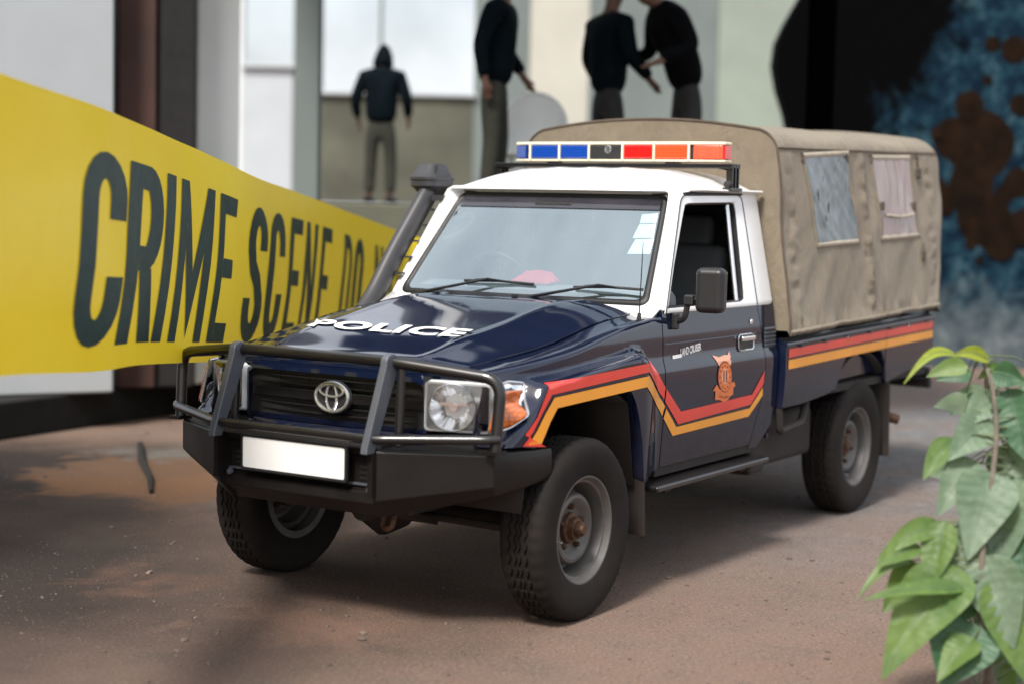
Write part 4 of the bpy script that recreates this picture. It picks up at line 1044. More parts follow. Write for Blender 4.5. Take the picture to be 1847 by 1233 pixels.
for k in range(3): mk('speaker_bar', *boxb(-1.6275, -1.6245, p0.y-.012+k*.010, p0.y-.008+k*.010, p0.z-.010, p0.z+.018), 'satin_silver', LB)
for s in (1, -1): mk('bar_foot', *boxb(-1.70, -1.64, s*.35-.03, s*.35+.03, 1.936, 1.950), 'black_steel', LB)
# ---- load bed
def bt(x): return .019*(-2.06-x)                 # the body sits a little higher at the rear
def bed_y(z): return .838-.012*max(0, (.9-z)/.2)**2
def bedside(s):
    low = [(-2.045, .70), (-2.30, .695), (-2.62, .71), (-2.76, .73), (-2.785, .78), (-2.83, .855), (-2.90, .905), (-3.0, .922), (-3.34, .916), (-3.44, .885), (-3.51, .80), (-3.545, .70), (-3.56, .69), (-3.9, .725), (-4.30, .752), (-4.335, .76)]
    low = resample([Vector((a, 0, b)) for a, b in low], 90); v = []; cols = 90
    for i in range(cols):
        a = low[i]; xb = lerp(-2.045, -4.345, i/(cols-1)); zb = 1.035
        col = [(a.x, bed_y(a.z)-.05, a.z+.006), (a.x, bed_y(a.z)-.006, a.z)]
        for j in range(13):
            t = j/12; x, z = lerp(a.x, xb, t), lerp(a.z+.005, zb-.03, t); col.append((x, bed_y(z), z))
        col += [(xb, .842, zb-.02), (xb, .846, zb-.008), (xb, .842, zb+.002), (xb, .825, zb+.006), (xb, .77, zb+.006), (xb, .765, zb-.05), (xb, .765, .76)]
        v += [(p[0], s*p[1], p[2]+bt(p[0])) for p in col]
    m = len(v)//cols; f = [(i*m+j, i*m+j+1, (i+1)*m+j+1, (i+1)*m+j) for i in range(cols-1) for j in range(m-1)]
    f += [tuple(range(m)), tuple((cols-1)*m+j for j in range(m))]
    o = mk('bed_side', v, f, 'navy_paint', T, ang=45)
    for nm, z0, z1, m_ in (('red_stripe', .962, 1.006, 'stripe_red'), ('yellow_stripe', .902, .950, 'stripe_yellow')):
        sv, sf = grid(lambda a, b: (lerp(-2.075, -4.318, a), s*(bed_y(lerp(z0, z1, b))+.003), lerp(z0, z1, b)+bt(lerp(-2.075, -4.318, a))), 20, 2); mk(nm, sv, sf, m_, o)
    mk('panel_seam', *tube([(-3.50, s*(bed_y(z)+.001), z+bt(-3.5)) for z in (.72, .80, .90, 1.0)], .003, 6), 'seal', o)
    mk('bed_rail', *tube([(-2.06, s*.80, 1.05), (-4.33, s*.80, 1.05+bt(-4.33))], .014, 8), 'black_steel', o)
    for k in range(7):
        x = -2.2-k*.33; mk('rope_hook', *tube(smoothpath([(x, s*.842, 1.012+bt(x)), (x, s*.858, 1.010+bt(x)), (x-.03, s*.858, 1.010+bt(x)), (x-.03, s*.842, 1.012+bt(x))], .01, 3), .004, 6), 'black_steel', o)
    # open bracket under the front of the bed
    mk('bed_bracket', *tube(smoothpath([(-2.06, s*.80, .70), (-2.08, s*.80, .575), (-2.36, s*.80, .595), (-2.42, s*.80, .70)], .03, 4), .022, 8), 'underbody', T)
for s in (1, -1): bedside(s)
mk('bed_floor', *boxb(-4.33, -2.05, -.80, .80, .72, .76), 'underbody', T)
mk('bed_headboard', *boxb(-2.075, -2.05, -.80, .80, .70, 1.06), 'navy_paint', T)
mk('tailgate', *boxb(-4.37, -4.345, -.82, .82, .80, 1.085), 'navy_paint', T, bevel=.008)
for s in (1, -1): mk('tail_lamp', *boxb(-4.378, -4.36, s*.70, s*.80, .86, 1.02), 'red_lens', T, bevel=.008)
MB().add(tube([(-4.40, -.80, .715), (-4.40, .80, .715)], .034, 12)).add(tube([(-4.43, -.80, .648), (-4.43, .80, .648)], .030, 12)).make('rear_bumper', 'underbody', T)
for s in (1, -1): mk('bumper_stay', *boxb(-4.42, -4.25, s*.44-.03, s*.44+.03, .62, .72), 'underbody', T)
# ---- canvas canopy
def can_xr(z): return sinterp([(1.05, -4.31), (1.14, -4.345), (1.32, -4.43), (1.74, -4.52), (2.0, -4.50), (2.1, -4.42), (2.2, -4.24), (2.3, -4.0)], z, .03)
def section(t):
    """left hem (t=0) over the roof to right hem (t=1); y, z"""
    k = t*2 if t <= .5 else (1-t)*2; sg = 1 if t <= .5 else -1
    # k 0..1 : hem to crown
    if k < .62:
        q = k/.62; z = lerp(1.075, 2.02, q); y = .868-.13*(z-1.1)
    elif k < .80:
        q = (k-.62)/.18; a = q*math.pi/2*.93; z = 2.02+.105*math.sin(a); y = .748-.012*q-.12*(1-math.cos(a))
    else:
        q = (k-.80)/.20; y = lerp(.628, 0, q); z = 2.124+.05*(1-(1-q)**2)
    return sg*y, z
def canopy_pt(u, t, off=0.0):
    y, z = section(t)
    xr = can_xr(z); x = lerp(-2.035, xr, u)
    zz = z+bt(x)*1.35
    # slack and puckers: between bows the cloth sags, seams gather it
    k = t*2 if t <= .5 else (1-t)*2; sg = 1 if t <= .5 else -1
    side = sstep(.8, .6, k)
    d = .017*nz(x*2.2, z*1.8, y*.7)+.010*nz(x*5+z*4, z*3, 4+y)
    seam = math.exp(-((x+3.20)/.05)**2)+.7*math.exp(-((x+2.16)/.06)**2)+.6*math.exp(-((x+4.30)/.06)**2)
    d += side*(.014*math.exp(-((x+3.20)/.045)**2)-.013*math.exp(-((x+2.68)/.34)**2)-.013*math.exp(-((x+3.74)/.34)**2))
    d += side*seam*.024*nz(x*9, z*24, 2)
    d += side*.012*math.exp(-((z-1.10)/.05)**2)*nz(x*16, z*6, 8)*1.8
    sag = -.014*(1-side)*(1-math.cos((x+2.03)*2*math.pi/1.17))*.5
    return Vector((x, y+sg*(d*side)+sg*off*side, zz+(d+sag+off)*(1-side)))
v, f = grid(lambda a, b: canopy_pt(a, b), 150, 150)
CA = mk('canvas_canopy', v, f, 'canvas', T, ang=80, solid=.006)
# front and rear curtains
def curtain(u, name, dx):
    n = 80; ring_ = [canopy_pt(u, .0+i/n) for i in range(n+1)]
    v = []; rows_ = 24
    for j in range(rows_+1):
        for i, p in enumerate(ring_):
            t = j/rows_; base = Vector((p.x, p.y, 1.09))
            q = p.lerp(Vector((lerp(-2.035, p.x, .0) if u == 0 else can_xr(1.3), p.y*.985, 1.10 if True else p.z)), t) if p.z > 1.10 else p.copy()
            q.x += dx*(.3+.7*math.sin(math.pi*min(1, t*1.1)))*.2+.012*nz(q.y*3+q.z*2, q.z*3, 5+u)*min(1, 6*t)
            v.append(q)
    m = n+1; f = [(j*m+i, j*m+i+1, (j+1)*m+i+1, (j+1)*m+i) for j in range(rows_) for i in range(n)]
    return mk(name, v, f, 'canvas', CA, ang=80)
curtain(0, 'front_curtain', .0); curtain(1, 'rear_curtain', -.02)
# piping along the front edge, the roof seam and the foot hem
mk('edge_piping', *tube([canopy_pt(0, i/100, .004) for i in range(101)], .007, 6), 'canvas_dark', CA)
for tt in (.318, .682): mk('roof_seam', *tube([canopy_pt(i/80, tt, .005) for i in range(81)], .005, 6), 'canvas_dark', CA)
for tt in (.006, .994): mk('foot_hem', *tube([canopy_pt(i/110, tt, .004+.004*nz(i*.7, 0, 0)) for i in range(111)], [.011+.004*nz(i*.5, 3, 0) for i in range(111)], 8), 'canvas', CA)
def canv(x, z, off, sg=1):
    y0 = .868-.13*(z-1.1)
    # invert the section: height to t on the straight part of the side
    t = ((z-1.075)/.945*.62)/2
    xr = can_xr(z); u = (x+2.035)/(xr+2.035)
    p = canopy_pt(u, t if sg > 0 else 1-t, off); return p
def on_canvas(px, py):
    n = Vector((0, 1, .13)); p = onplane(px, py, n, .868+.143); return p.x, p.z-bt(p.x)*1.35
def canvas_window(q, mat, name, sg):
    q = [on_canvas(*p) for p in q]           # tl tr br bl
    def P(a, b, off): 
        top = Vector(q[0]).lerp(Vector(q[1]), a); bot = Vector(q[3]).lerp(Vector(q[2]), a); c_ = top.lerp(bot, b)
        return canv(c_.x, c_.y, off, sg)
    v, f = grid(lambda a, b: P(a, b, (.008+.011*(abs(nz(a*3.2+b*2.6, b*1.6-a*1.2, sg))-.25)+.004*nz(a*9-b*5, b*4, sg)) if mat == 'window_vinyl' else .008+.0045*math.sin(a*26+b*2.5+2*nz(a*2, b*2, 1))*(.4+.6*abs(nz(a*3, b*2, 4)))), 26, 26)
    Wd = mk(name, v, f, mat, CA, ang=80)
    for (a0, b0, a1, b1, m_, wd) in ((-.03, -.03, 1.03, -.03, 'canvas_pale', .03), (-.03, 1.03, 1.03, 1.03, 'canvas_pale', .026), (-.03, -.05, -.03, 1.05, 'canvas', .03), (1.03, -.05, 1.03, 1.05, 'canvas', .03)):
        rr = []
        for k in range(25):
            a, b = lerp(a0, a1, k/24), lerp(b0, b1, k/24); p = P(a, b, .011+.003*nz(k*.8, a0, b0))
            dv = Vector((0, 0, wd/2)) if b0 == b1 else Vector((wd/2, 0, 0))
            rr.append([p-dv-Vector((0, sg*.006, 0)), p-dv*.8, p+dv*.8, p+dv-Vector((0, sg*.006, 0))])
        mk('window_binding', *rings(rr, False), m_, Wd, ang=80)
    return Wd
W1q = [(1450, 286), (1526, 281), (1545, 431), (1473, 438)]; W2q = [(1575, 289), (1638, 289), (1654, 420), (1591, 426)]
for sg in (1, -1):
    a = canvas_window(W1q, 'window_vinyl', 'canvas_window', sg); b = canvas_window(W2q, 'window_vinyl_pink', 'canvas_window', sg)
    if sg > 0: a['label'] = 'grey clouded plastic window in the canvas'; b['label'] = 'pinkish creased plastic window in the canvas'
    # centre seam tape and roof loops
    rr = []
    for k in range(60):
        z = lerp(1.09, 1.99, k/59); p = canv(-3.20+.01*nz(0, z*4, 1), z, .005+.006*nz(k*.9, 1, 2), sg); q = canv(-3.27+.01*nz(0, z*4, 1), z, .005+.006*nz(k*.9, 7, 2), sg); rr.append([p-Vector((0, sg*.01, 0)), p, q, q-Vector((0, sg*.01, 0))])
    mk('seam_tape', *rings(rr, False), 'canvas', CA, ang=80)
    for px in (1440, 1522, 1568, 1647):
        x, z = on_canvas(px, 250); p = canv(x, 1.985, .008, sg)
        mk('canvas_loop', *tube([p+Vector((0, 0, .03)), p+Vector((-.008, sg*.008, .01)), p+Vector((-.004, 0, -.02))], .006, 6), 'canvas_dark', CA)
    x, z = on_canvas(1653, 313); p = canv(x, z, .014, sg); bk = mk('strap_buckle', *box(p, (.07, .014, .06)), 'canvas_dark', CA, bevel=.006)
    mk('strap', *tube([canv(x+.005, z+.16, .008, sg), p], .005, 6), 'canvas_dark', bk)
    x, z = on_canvas(1663, 460); p = canv(x, z, .012, sg); bk = mk('strap_buckle', *box(p, (.05, .014, .055)), 'canvas_dark', CA, bevel=.006)
    mk('strap', *tube([canv(x-.01, z+.07, .008, sg), p, canv(x+.01, z-.06, .008, sg)], .005, 6), 'canvas_dark', bk)
    for (px, py) in ((1588, 372), (1647, 372)):
        x, z = on_canvas(px, py); mk('window_tab', *box(canv(x, z, .016, sg), (.045, .010, .05)), 'canvas_dark', b, bevel=.005)
    x0, z0 = on_canvas(1597, 388); x1, z1 = on_canvas(1645, 386)
    mk('window_rope', *tube([canv(lerp(x0, x1, k/10), lerp(z0, z1, k/10)-.012*math.sin(math.pi*k/10), .018, sg) for k in range(11)], .008, 6), 'canvas_pale', b)
for k in range(3):
    x = -2.10-k*1.1
    mk('canopy_bow', *tube([canopy_pt((x+2.035)/(can_xr(1.5)+2.035), t/40, -.03) for t in range(1, 40)], .013, 8), 'underbody', CA)
# ================================================================== crime-scene tape
def tape_mat():
    m, t, b = nodes('yellow_tape'); p = pos(t)
    n = noise_n(t, 2.2, 5, .6, p)
    t.links.new(ramp(t, n, [(.3, (.90, .66, .014)), (.7, (.95, .74, .03))]), b.inputs['Base Color']); setp(b, Roughness=.38, Coat_Weight=.2, Coat_Roughness=.2)
    bump(t, b, noise_n(t, 5, 4, .5, p, .8), .12, .02)
    tr = N(t, 'ShaderNodeBsdfTranslucent'); tr.inputs[0].default_value = (.75, .55, .03, 1)
    mx = N(t, 'ShaderNodeMixShader'); mx.inputs[0].default_value = .3; o = t.nodes['Material Output']
    t.links.new(b.outputs[0], mx.inputs[1]); t.links.new(tr.outputs[0], mx.inputs[2]); t.links.new(mx.outputs[0], o.inputs[0])
tape_mat()
plain('tape_ink', (.006, .030, .026), .5, var=.25, scale=5)
plain('galv_post', (.30, .31, .32), .5, .6)
TH = .94
TK = [(-150, 68, 650), (0, 132, 549), (175, 192, 480), (263, 229, 430), (402, 291, 362), (454, 317, 332), (580, 364, 272), (714, 415, 238), (765, 432, 233)]
TOPS = [at(px, ty, TH*FPX/h) for px, ty, h in TK]
def tape_top(u):
    n = len(TOPS)-1; k = min(n-1, int(u*n)); t = u*n-k
    p0, p1, p2, p3 = TOPS[max(0, k-1)], TOPS[k], TOPS[k+1], TOPS[min(n, k+2)]
    return .5*((2*p1)+(p2-p0)*t+(2*p0-5*p1+4*p2-p3)*t*t+(3*p1-p0-3*p2+p3)*t**3)
_S = [tape_top(i/400) for i in range(401)]; _L = [0]
for a, b in zip(_S, _S[1:]): _L.append(_L[-1]+(b-a).length)
def tape_at(l, v):
    """point at run length l and height fraction v (0 top .. 1 bottom)"""
    l = max(0, min(_L[-1], l)); lo, hi = 0, 400
    while hi-lo > 1:
        m = (lo+hi)//2
        if _L[m] <= l: lo = m
        else: hi = m
    t = (l-_L[lo])/max(1e-9, _L[hi]-_L[lo]); p = _S[lo].lerp(_S[hi], t); d = (_S[hi]-_S[lo]).normalized(); n = Vector((d.y, -d.x, 0)).normalized()
    if n.dot(CAM-p) < 0: n = -n
    p = p+Vector((0, 0, -TH*v))+n*(.02*math.sin(v*3.1)+.012*nz(l*1.4, v*2.5, 1)); return p, n
_X = [PW/2+FPX*((q-CAM).dot(_r))/((q-CAM).dot(_f)) for q in _S]
def len_at_px(px): return interp(list(zip(_X, _L)), px)
v, f = grid(lambda a, b: tape_at(a*_L[-1], b)[0], 160, 14)
TP = mk('barrier_tape', v, f, 'yellow_tape', None, ang=80); tag(TP, 'wide yellow CRIME SCENE barrier tape stretched past the front of the truck', 'tape')
# block letters drawn as strokes in a unit cell (x 0..1, y 0 bottom .. 1 top)
def arc(cx, cy, rx, ry, a0, a1, n=10): return [(cx+rx*math.cos(rad(lerp(a0, a1, i/n))), cy+ry*math.sin(rad(lerp(a0, a1, i/n)))) for i in range(n+1)]
def ribbon(cl, w, wy=None):
    """thick stroke along a centre line"""
    wy = wy or w; L_, R_ = [], []
    for i, p in enumerate(cl):
        a, b = cl[max(0, i-1)], cl[min(len(cl)-1, i+1)]; dx, dy = b[0]-a[0], b[1]-a[1]; q = math.hypot(dx, dy*2.2) or 1
        nx_, ny_ = -dy*2.2/q, dx/q; L_.append((p[0]+nx_*w/2, p[1]+ny_*wy/2)); R_.append((p[0]-nx_*w/2, p[1]-ny_*wy/2))
    return [[L_[i], L_[i+1], R_[i+1], R_[i]] for i in range(len(cl)-1)]
SW, SY = .40, .14
def letter(ch):
    if ch == 'C': return ribbon([(.85, .66)]+[(.85, .72)]+arc(.5, .76, .35, .175, 0, 180)+arc(.5, .24, .35, .175, 180, 360)+[(.85, .30), (.85, .36)], SW, SY)
    if ch == 'S': return ribbon([(.85, .68)]+arc(.5, .755, .35, .18, 0, 200, 12)+[(.35, .55), (.65, .45)]+arc(.5, .245, .35, .18, 20, -180, 12)+[(.15, .32)], SW, SY)
    if ch == 'I': return [[(.25, 0), (.75, 0), (.75, 1), (.25, 1)]]
    if ch == 'E': return [[(0, 0), (.34, 0), (.34, 1), (0, 1)], [(.34, 0), (1, 0), (1, .13), (.34, .13)], [(.34, .435), (.92, .435), (.92, .565), (.34, .565)], [(.34, .87), (1, .87), (1, 1), (.34, 1)]]
    if ch == 'R': return [[(0, 0), (.38, 0), (.38, 1), (0, 1)]]+ribbon([(.38, .93), (.55, .93)]+arc(.56, .70, .27, .23, 90, -90, 12)+[(.55, .47), (.38, .47)], .36, .14)+[[(.42, .40), (.76, .42), (1.04, 0), (.66, 0)]]
    if ch == 'M': return [[(0, 0), (.22, 0), (.22, 1), (0, 1)], [(.78, 0), (1, 0), (1, 1), (.78, 1)], [(.22, 1), (.22, .58), (.5, .02), (.5, .44)], [(.5, .44), (.5, .02), (.78, .58), (.78, 1)]]
    if ch == 'N': return [[(0, 0), (.28, 0), (.28, 1), (0, 1)], [(.72, 0), (1, 0), (1, 1), (.72, 1)], [(.28, 1), (.28, .58), (.72, 0), (.72, .42)]]
    if ch == 'D': return [[(0, 0), (.32, 0), (.32, 1), (0, 1)]]+ribbon([(.32, .935), (.5, .935)]+arc(.5, .70, .35, .235, 90, 0, 8)+arc(.5, .30, .35, .235, 0, -90, 8)+[(.5, .065), (.32, .065)], .3, .13)
    if ch == 'O': return ribbon(arc(.5, .76, .35, .175, 0, 180)+arc(.5, .24, .35, .175, 180, 360)+[(.85, .76)], SW, SY)
    if ch == 'T': return [[(.33, 0), (.67, 0), (.67, .87), (.33, .87)], [(0, .87), (1, .87), (1, 1), (0, 1)]]
    return []
def put_letter(ch, l0, l1, v0, v1):
    V, F = [], []
    for poly in letter(ch):
        # small faces so that the ink follows the curve of the tape
        if len(poly) == 4:
            A, B, C_, D_ = [Vector(p) for p in poly]; n = 6; base = len(V)
            for i in range(n+1):
                for j in range(4):
                    q = A.lerp(B, j/3).lerp(D_.lerp(C_, j/3), i/n); V.append(q)
            F += [(base+i*4+j, base+i*4+j+1, base+(i+1)*4+j+1, base+(i+1)*4+j) for i in range(n) for j in range(3)]
        else:
            base = len(V); V += [Vector(p) for p in poly]; F.append(tuple(range(base, base+len(poly))))
    out = []
    for q in V:
        px = lerp(l0, l1, q.x)+(q.y-.5)*.085*interp([(k_[0], k_[2]) for k_ in TK], (l0+l1)/2)*.74
        p, n = tape_at(len_at_px(px), lerp(v1, v0, q.y)); out.append(p+n*.004)
    mk('tape_letter', out, F, 'tape_ink', TP, flat=True, recalc=False)
LE = [('C', 136, 211), ('R', 218, 278), ('I', 275, 308), ('M', 311, 372), ('E', 383, 413), ('S', 440, 470), ('C', 478, 504), ('E', 514, 535), ('N', 542, 562), ('E', 570, 588), ('D', 612, 628), ('O', 633, 648), ('N', 668, 682), ('O', 687, 700), ('T', 704, 716)]
for ch, a, b in LE:
    # letters lean with perspective; widths come from the middle of their span
    put_letter(ch, a, b, .165, .905)
# posts that carry the two ends
e0, e1 = tape_at(0, .5)[0], tape_at(_L[-1], .5)[0]
for p, lb in ((e0, 'galvanised post carrying the near end of the yellow tape'), (e1, 'galvanised post behind the cab carrying the far end of the yellow tape')):
    P_ = root('tape_post', (p.x, p.y, 0), lb, 'post'); mk('pole', *tube([(p.x, p.y, 0), (p.x, p.y, p.z+TH*.5+.06)], .025, 14), 'galv_post', P_); mk('base_plate', *lathe([(0, .03), (.12, .03), (.16, .012), (.16, 0), (0, 0)], 24, 'z', (p.x, p.y, 0)), 'galv_post', P_)

# ================================================================== people on the terrace
plain('jacket_navy', (.0015, .0045, .007), .9, var=.3, spec=.08)
plain('jacket_black', (.0015, .002, .0028), .9, var=.3, spec=.08)
plain('trousers_olive', (.022, .023, .016), .9, var=.25)
plain('trousers_grey', (.014, .015, .015), .9, var=.2)
plain('skin_brown', (.11, .055, .035), .6, var=.15)
plain('hair_black', (.004, .004, .004), .8)
plain('shoe_black', (.006, .006, .006), .5)
def skin(name, nodes_, edges, mat, parent, sub=2):
    me = bpy.data.meshes.new(name); me.from_pydata([n_[0] for n_ in nodes_], edges, [])
    o = bpy.data.objects.new(name, me); me.materials.append(MATS[mat]); put(o, parent)
    o.modifiers.new('skin', 'SKIN'); 
    if not me.skin_vertices: me.skin_vertices  # layer is created with the modifier
    lay = me.skin_vertices[0].data if me.skin_vertices else None
    if lay is None:
        bm = bmesh.new(); bm.from_mesh(me); bm.verts.layers.skin.verify(); bm.to_mesh(me); bm.free(); lay = me.skin_vertices[0].data
    for i, n_ in enumerate(nodes_):
        r = n_[1]; lay[i].radius = r if isinstance(r, tuple) else (r, r); lay[i].use_root = (i == 0)
    s = o.modifiers.new('sub', 'SUBSURF'); s.levels = sub; s.render_levels = sub
    o.modifiers['skin'].use_smooth_shade = True
    return o
def person(px, d, face, label, jacket, trousers, lean=(0, 0), head_drop=0.0, arms=((.30, -.15), (.30, -.15)), hood=False, h=1.76, group=None):
    """standing figure; face = heading in degrees from facing the camera; lean = (forward, sideways) of the upper body in metres; arms = (swing out, swing forward)"""
    base = plan(px, d, TZ); R0 = root('person', base, label, 'person', group)
    k = h/1.76; fd = (Matrix.Rotation(rad(face), 3, 'Z') @ (-FH)); rt = Vector((-fd.y, fd.x, 0))
    def P(x, y, z):                       # x to the figure's left, y forward, z up; upper body leans
        t = max(0, (z-.95)/.8); return base+(rt*(x+lean[1]*t)+fd*(y+lean[0]*t)+Vector((0, 0, z-abs(lean[0])*.28*t*t)))*k
    hy_ = .03+head_drop*.5; hz_ = 1.62-head_drop*.35
    # body: one continuous surface, trunk with head, arms and legs
    nd = [(P(0, 0, .95), (.085, .07)), (P(0, 0, 1.15), (.11, .085)), (P(0, .01, 1.36), (.15, .10)), (P(0, .0, 1.48), (.07, .06)), (P(0, hy_*.5, 1.53), (.052, .055)), (P(0, hy_, hz_-.02), (.072, .085)), (P(0, hy_, hz_+.09), (.070, .085))]
    ed = [(i, i+1) for i in range(6)]
    hands = []
    for s, (out_, fw) in zip((1, -1), arms):
        sh, el, wr = P(s*.19, 0, 1.41), P(s*(.19+out_*.45), fw*.3-.02, 1.14), P(s*(.17+out_*.5), fw+.10, .93+fw*.4)
        n = len(nd); nd += [(sh, .052), (el, .040), (wr, .028)]; ed += [(2, n), (n, n+1), (n+1, n+2)]
        dirn = (wr-el).normalized(); pm = wr+dirn*.06; nd.append((pm, (.032, .018))); ed.append((n+2, n+3))
        for q in range(4):
            b_ = pm+fd*(.022-.015*q)*k+dirn*.02; tip = b_+dirn*(.065-.008*abs(q-1.4))*k-rt*s*.012
            m = len(nd); nd += [(b_, .0085), (b_.lerp(tip, .55)-rt*s*.004, .008), (tip, .0065)]; ed += [(n+3, m), (m, m+1), (m+1, m+2)]
        m = len(nd); nd += [(wr+dirn*.03+fd*.032*k, .009), (wr+dirn*.075+fd*.045*k, .0075)]; ed += [(n+3, m), (m, m+1)]
    for s in (1, -1):
        n = len(nd); nd += [(P(s*.09, 0, .82), .055), (P(s*.11, .02, .49), .045), (P(s*.12, -.02, .09), .036), (P(s*.125, .13, .035), .036)]; ed += [(0, n), (n, n+1), (n+1, n+2), (n+2, n+3)]
    body = skin('body', nd, ed, 'skin_brown', R0, 2)
    hc = P(0, hy_, hz_+.045)
    for s in (1, -1):
        mk('ear', *lathe([(0, .012), (.022, .008), (.028, 0), (0, -.008)], 10, 'z', hc+rt*s*.083*k-fd*.005), 'skin_brown', body)
        mk('eye', *lathe([(0, .012), (.010, .007), (.012, 0), (0, -.01)], 10, 'z', hc+rt*s*.032*k+fd*.083*k+Vector((0, 0, .012))), 'hair_black', body)
    mk('nose', *tube([hc+fd*.082*k+Vector((0, 0, .01)), hc+fd*.103*k+Vector((0, 0, -.025))], [.008, .015], 8), 'skin_brown', body)
    mk('mouth', *tube([hc+fd*.082*k+rt*.022+Vector((0, 0, -.055)), hc+fd*.088*k+Vector((0, 0, -.054)), hc+fd*.082*k-rt*.022+Vector((0, 0, -.055))], .006, 6), 'brown_paint', body)
    hr = grid(lambda a, b: hc+Vector((0, 0, .02))+(rt*.082*math.cos(a*2*math.pi)*math.sin(b*1.75)+fd*(-.012+.098*math.sin(a*2*math.pi)*math.sin(b*1.75))+Vector((0, 0, .105*math.cos(b*1.75))))*k*(.97+.03*nz(a*9, b*9, 2)), 28, 10)
    mk('hair', *hr, 'hair_black', body)
    # jacket and trousers follow the same joints
    jn = [(P(0, 0, .84), (.18, .14)), (P(0, 0, 1.05), (.195, .15)), (P(0, .005, 1.25), (.20, .15)), (P(0, .0, 1.42), (.145, .11)), (P(0, hy_*.3, 1.50), (.085, .075))]
    je = [(i, i+1) for i in range(4)]
    for s, (out_, fw) in zip((1, -1), arms):
        n = len(jn); jn += [(P(s*.20, 0, 1.395), (.085, .085)), (P(s*(.195+out_*.45), fw*.3-.02, 1.14), .066), (P(s*(.172+out_*.5), fw+.095, .95+fw*.4), .050)]; je += [(3, n), (n, n+1), (n+1, n+2)]
    skin('jacket', jn, je, jacket, R0, 2)
    tn = [(P(0, 0, 1.0), (.12, .09)), (P(0, 0, .90), (.15, .115))]; te = [(0, 1)]
    for s in (1, -1):
        n = len(tn); tn += [(P(s*.092, 0, .76), .088), (P(s*.112, .02, .49), .072), (P(s*.12, -.01, .10), .062)]; te += [(1, n), (n, n+1), (n+1, n+2)]
        sv = [p for p in skinless_shoe(P, s)]
        mk('shoe', *tube(sv, [.045, .052, .05, .03], 10, flatten=(1, .8)), 'shoe_black', R0)
    skin('trousers', tn, te, trousers, R0, 2)
    if hood:
        skin('hood', [(P(0, hy_*.2-.02, 1.47), (.14, .12)), (P(0, hy_*.8-.02, hz_+.0), (.115, .125)), (P(0, hy_-.02, hz_+.11), (.085, .10)), (P(0, hy_-.03, hz_+.19), (.03, .035))], [(0, 1), (1, 2), (2, 3)], jacket, R0, 2)
    return R0
def skinless_shoe(P, s): return [P(s*.12, -.09, .045), P(s*.12, -.03, .05), P(s*.125, .09, .045), P(s*.13, .17, .035)]
person(680, 18.4, 170, 'hooded person in dark navy jacket standing below the bright window', 'jacket_navy', 'trousers_olive', (.05, 0), .10, ((.22, -.02), (.22, .02)), True, 1.74)
person(882, 12.95, 75, 'tall person in dark jacket and olive trousers standing before the grey wall pier', 'jacket_navy', 'trousers_olive', (.06, 0), .02, ((.15, .05), (.15, -.1)), False, 1.86)
person(1085, 13.5, 120, 'upright person in navy jacket beside the bending person behind the canopy', 'jacket_navy', 'trousers_grey', (.0, 0), .02, ((.15, .0), (.2, .1)), False, 1.84)
person(1228, 13.3, -70, 'person in black jacket bending forward behind the canopy roof', 'jacket_black', 'trousers_grey', (.34, .0), .12, ((.35, .25), (.30, .3)), False, 1.92)
# ---------------- chair on the terrace
plain('chair_white', (.80, .82, .80), .5, var=.04)
b1 = plan(958, 13.6, TZ); CH = root('garden_chair', b1, 'white rounded-back garden chair on the terrace beyond the light bar', 'chair')
v, f = grid(lambda a, b: b1+RH*.25*math.sin(lerp(-1.5, 1.5, a))-FH*(.0-.25*math.cos(lerp(-1.5, 1.5, a)))+Vector((0, 0, .42+b*(.20+.32*math.cos(lerp(-1.4, 1.4, a))))), 20, 8)
mk('backrest', v, f, 'chair_white', CH, solid=.02); mk('seat', *lathe([(0, .44), (.26, .44), (.28, .42), (.26, .40), (0, .40)], 28, 'z', b1), 'chair_white', CH)
for a in (45, 135, 225, 315):
    p = b1+Vector((math.cos(rad(a))*.2, math.sin(rad(a))*.2, 0)); mk('leg', *tube([p, p+Vector((0, 0, .41))], .02, 8), 'chair_white', CH)

# ================================================================== plants at the right
def leaf_mat(name, a, b_, tr=.35):
    m, t, b = nodes(name); p = pos(t, True)
    n = noise_n(t, 6, 5, .6, pos(t)); n2 = noise_n(t, 40, 4, .6, pos(t))
    c = ramp(t, n, [(.3, a), (.7, b_)]); c = mixc(t, ramp(t, n2, [(.55, (0,)*3), (.75, (.4,)*3)]), c, tuple(x*1.5 for x in b_))
    t.links.new(c, b.inputs['Base Color']); setp(b, Roughness=.5)
    bump(t, b, n2, .25, .004)
    tn = N(t, 'ShaderNodeBsdfTranslucent'); t.links.new(mixc(t, .5, c, (.22, .34, .03)), tn.inputs[0])
    mx = N(t, 'ShaderNodeMixShader'); mx.inputs[0].default_value = tr
    t.links.new(b.outputs[0], mx.inputs[1]); t.links.new(tn.outputs[0], mx.inputs[2]); t.links.new(mx.outputs[0], t.nodes['Material Output'].inputs[0])
leaf_mat('leaf_bright', (.075, .145, .035), (.15, .23, .055)); leaf_mat('leaf_pale', (.10, .17, .10), (.22, .29, .20)); leaf_mat('leaf_deep', (.028, .085, .045), (.05, .13, .06), .25); leaf_mat('leaf_yellow', (.22, .30, .02), (.34, .38, .04))
plain('stem_green', (.10, .13, .06), .7, var=.3, scale=12)
plain('stem_bark', (.12, .10, .08), .85, var=.35, scale=20)
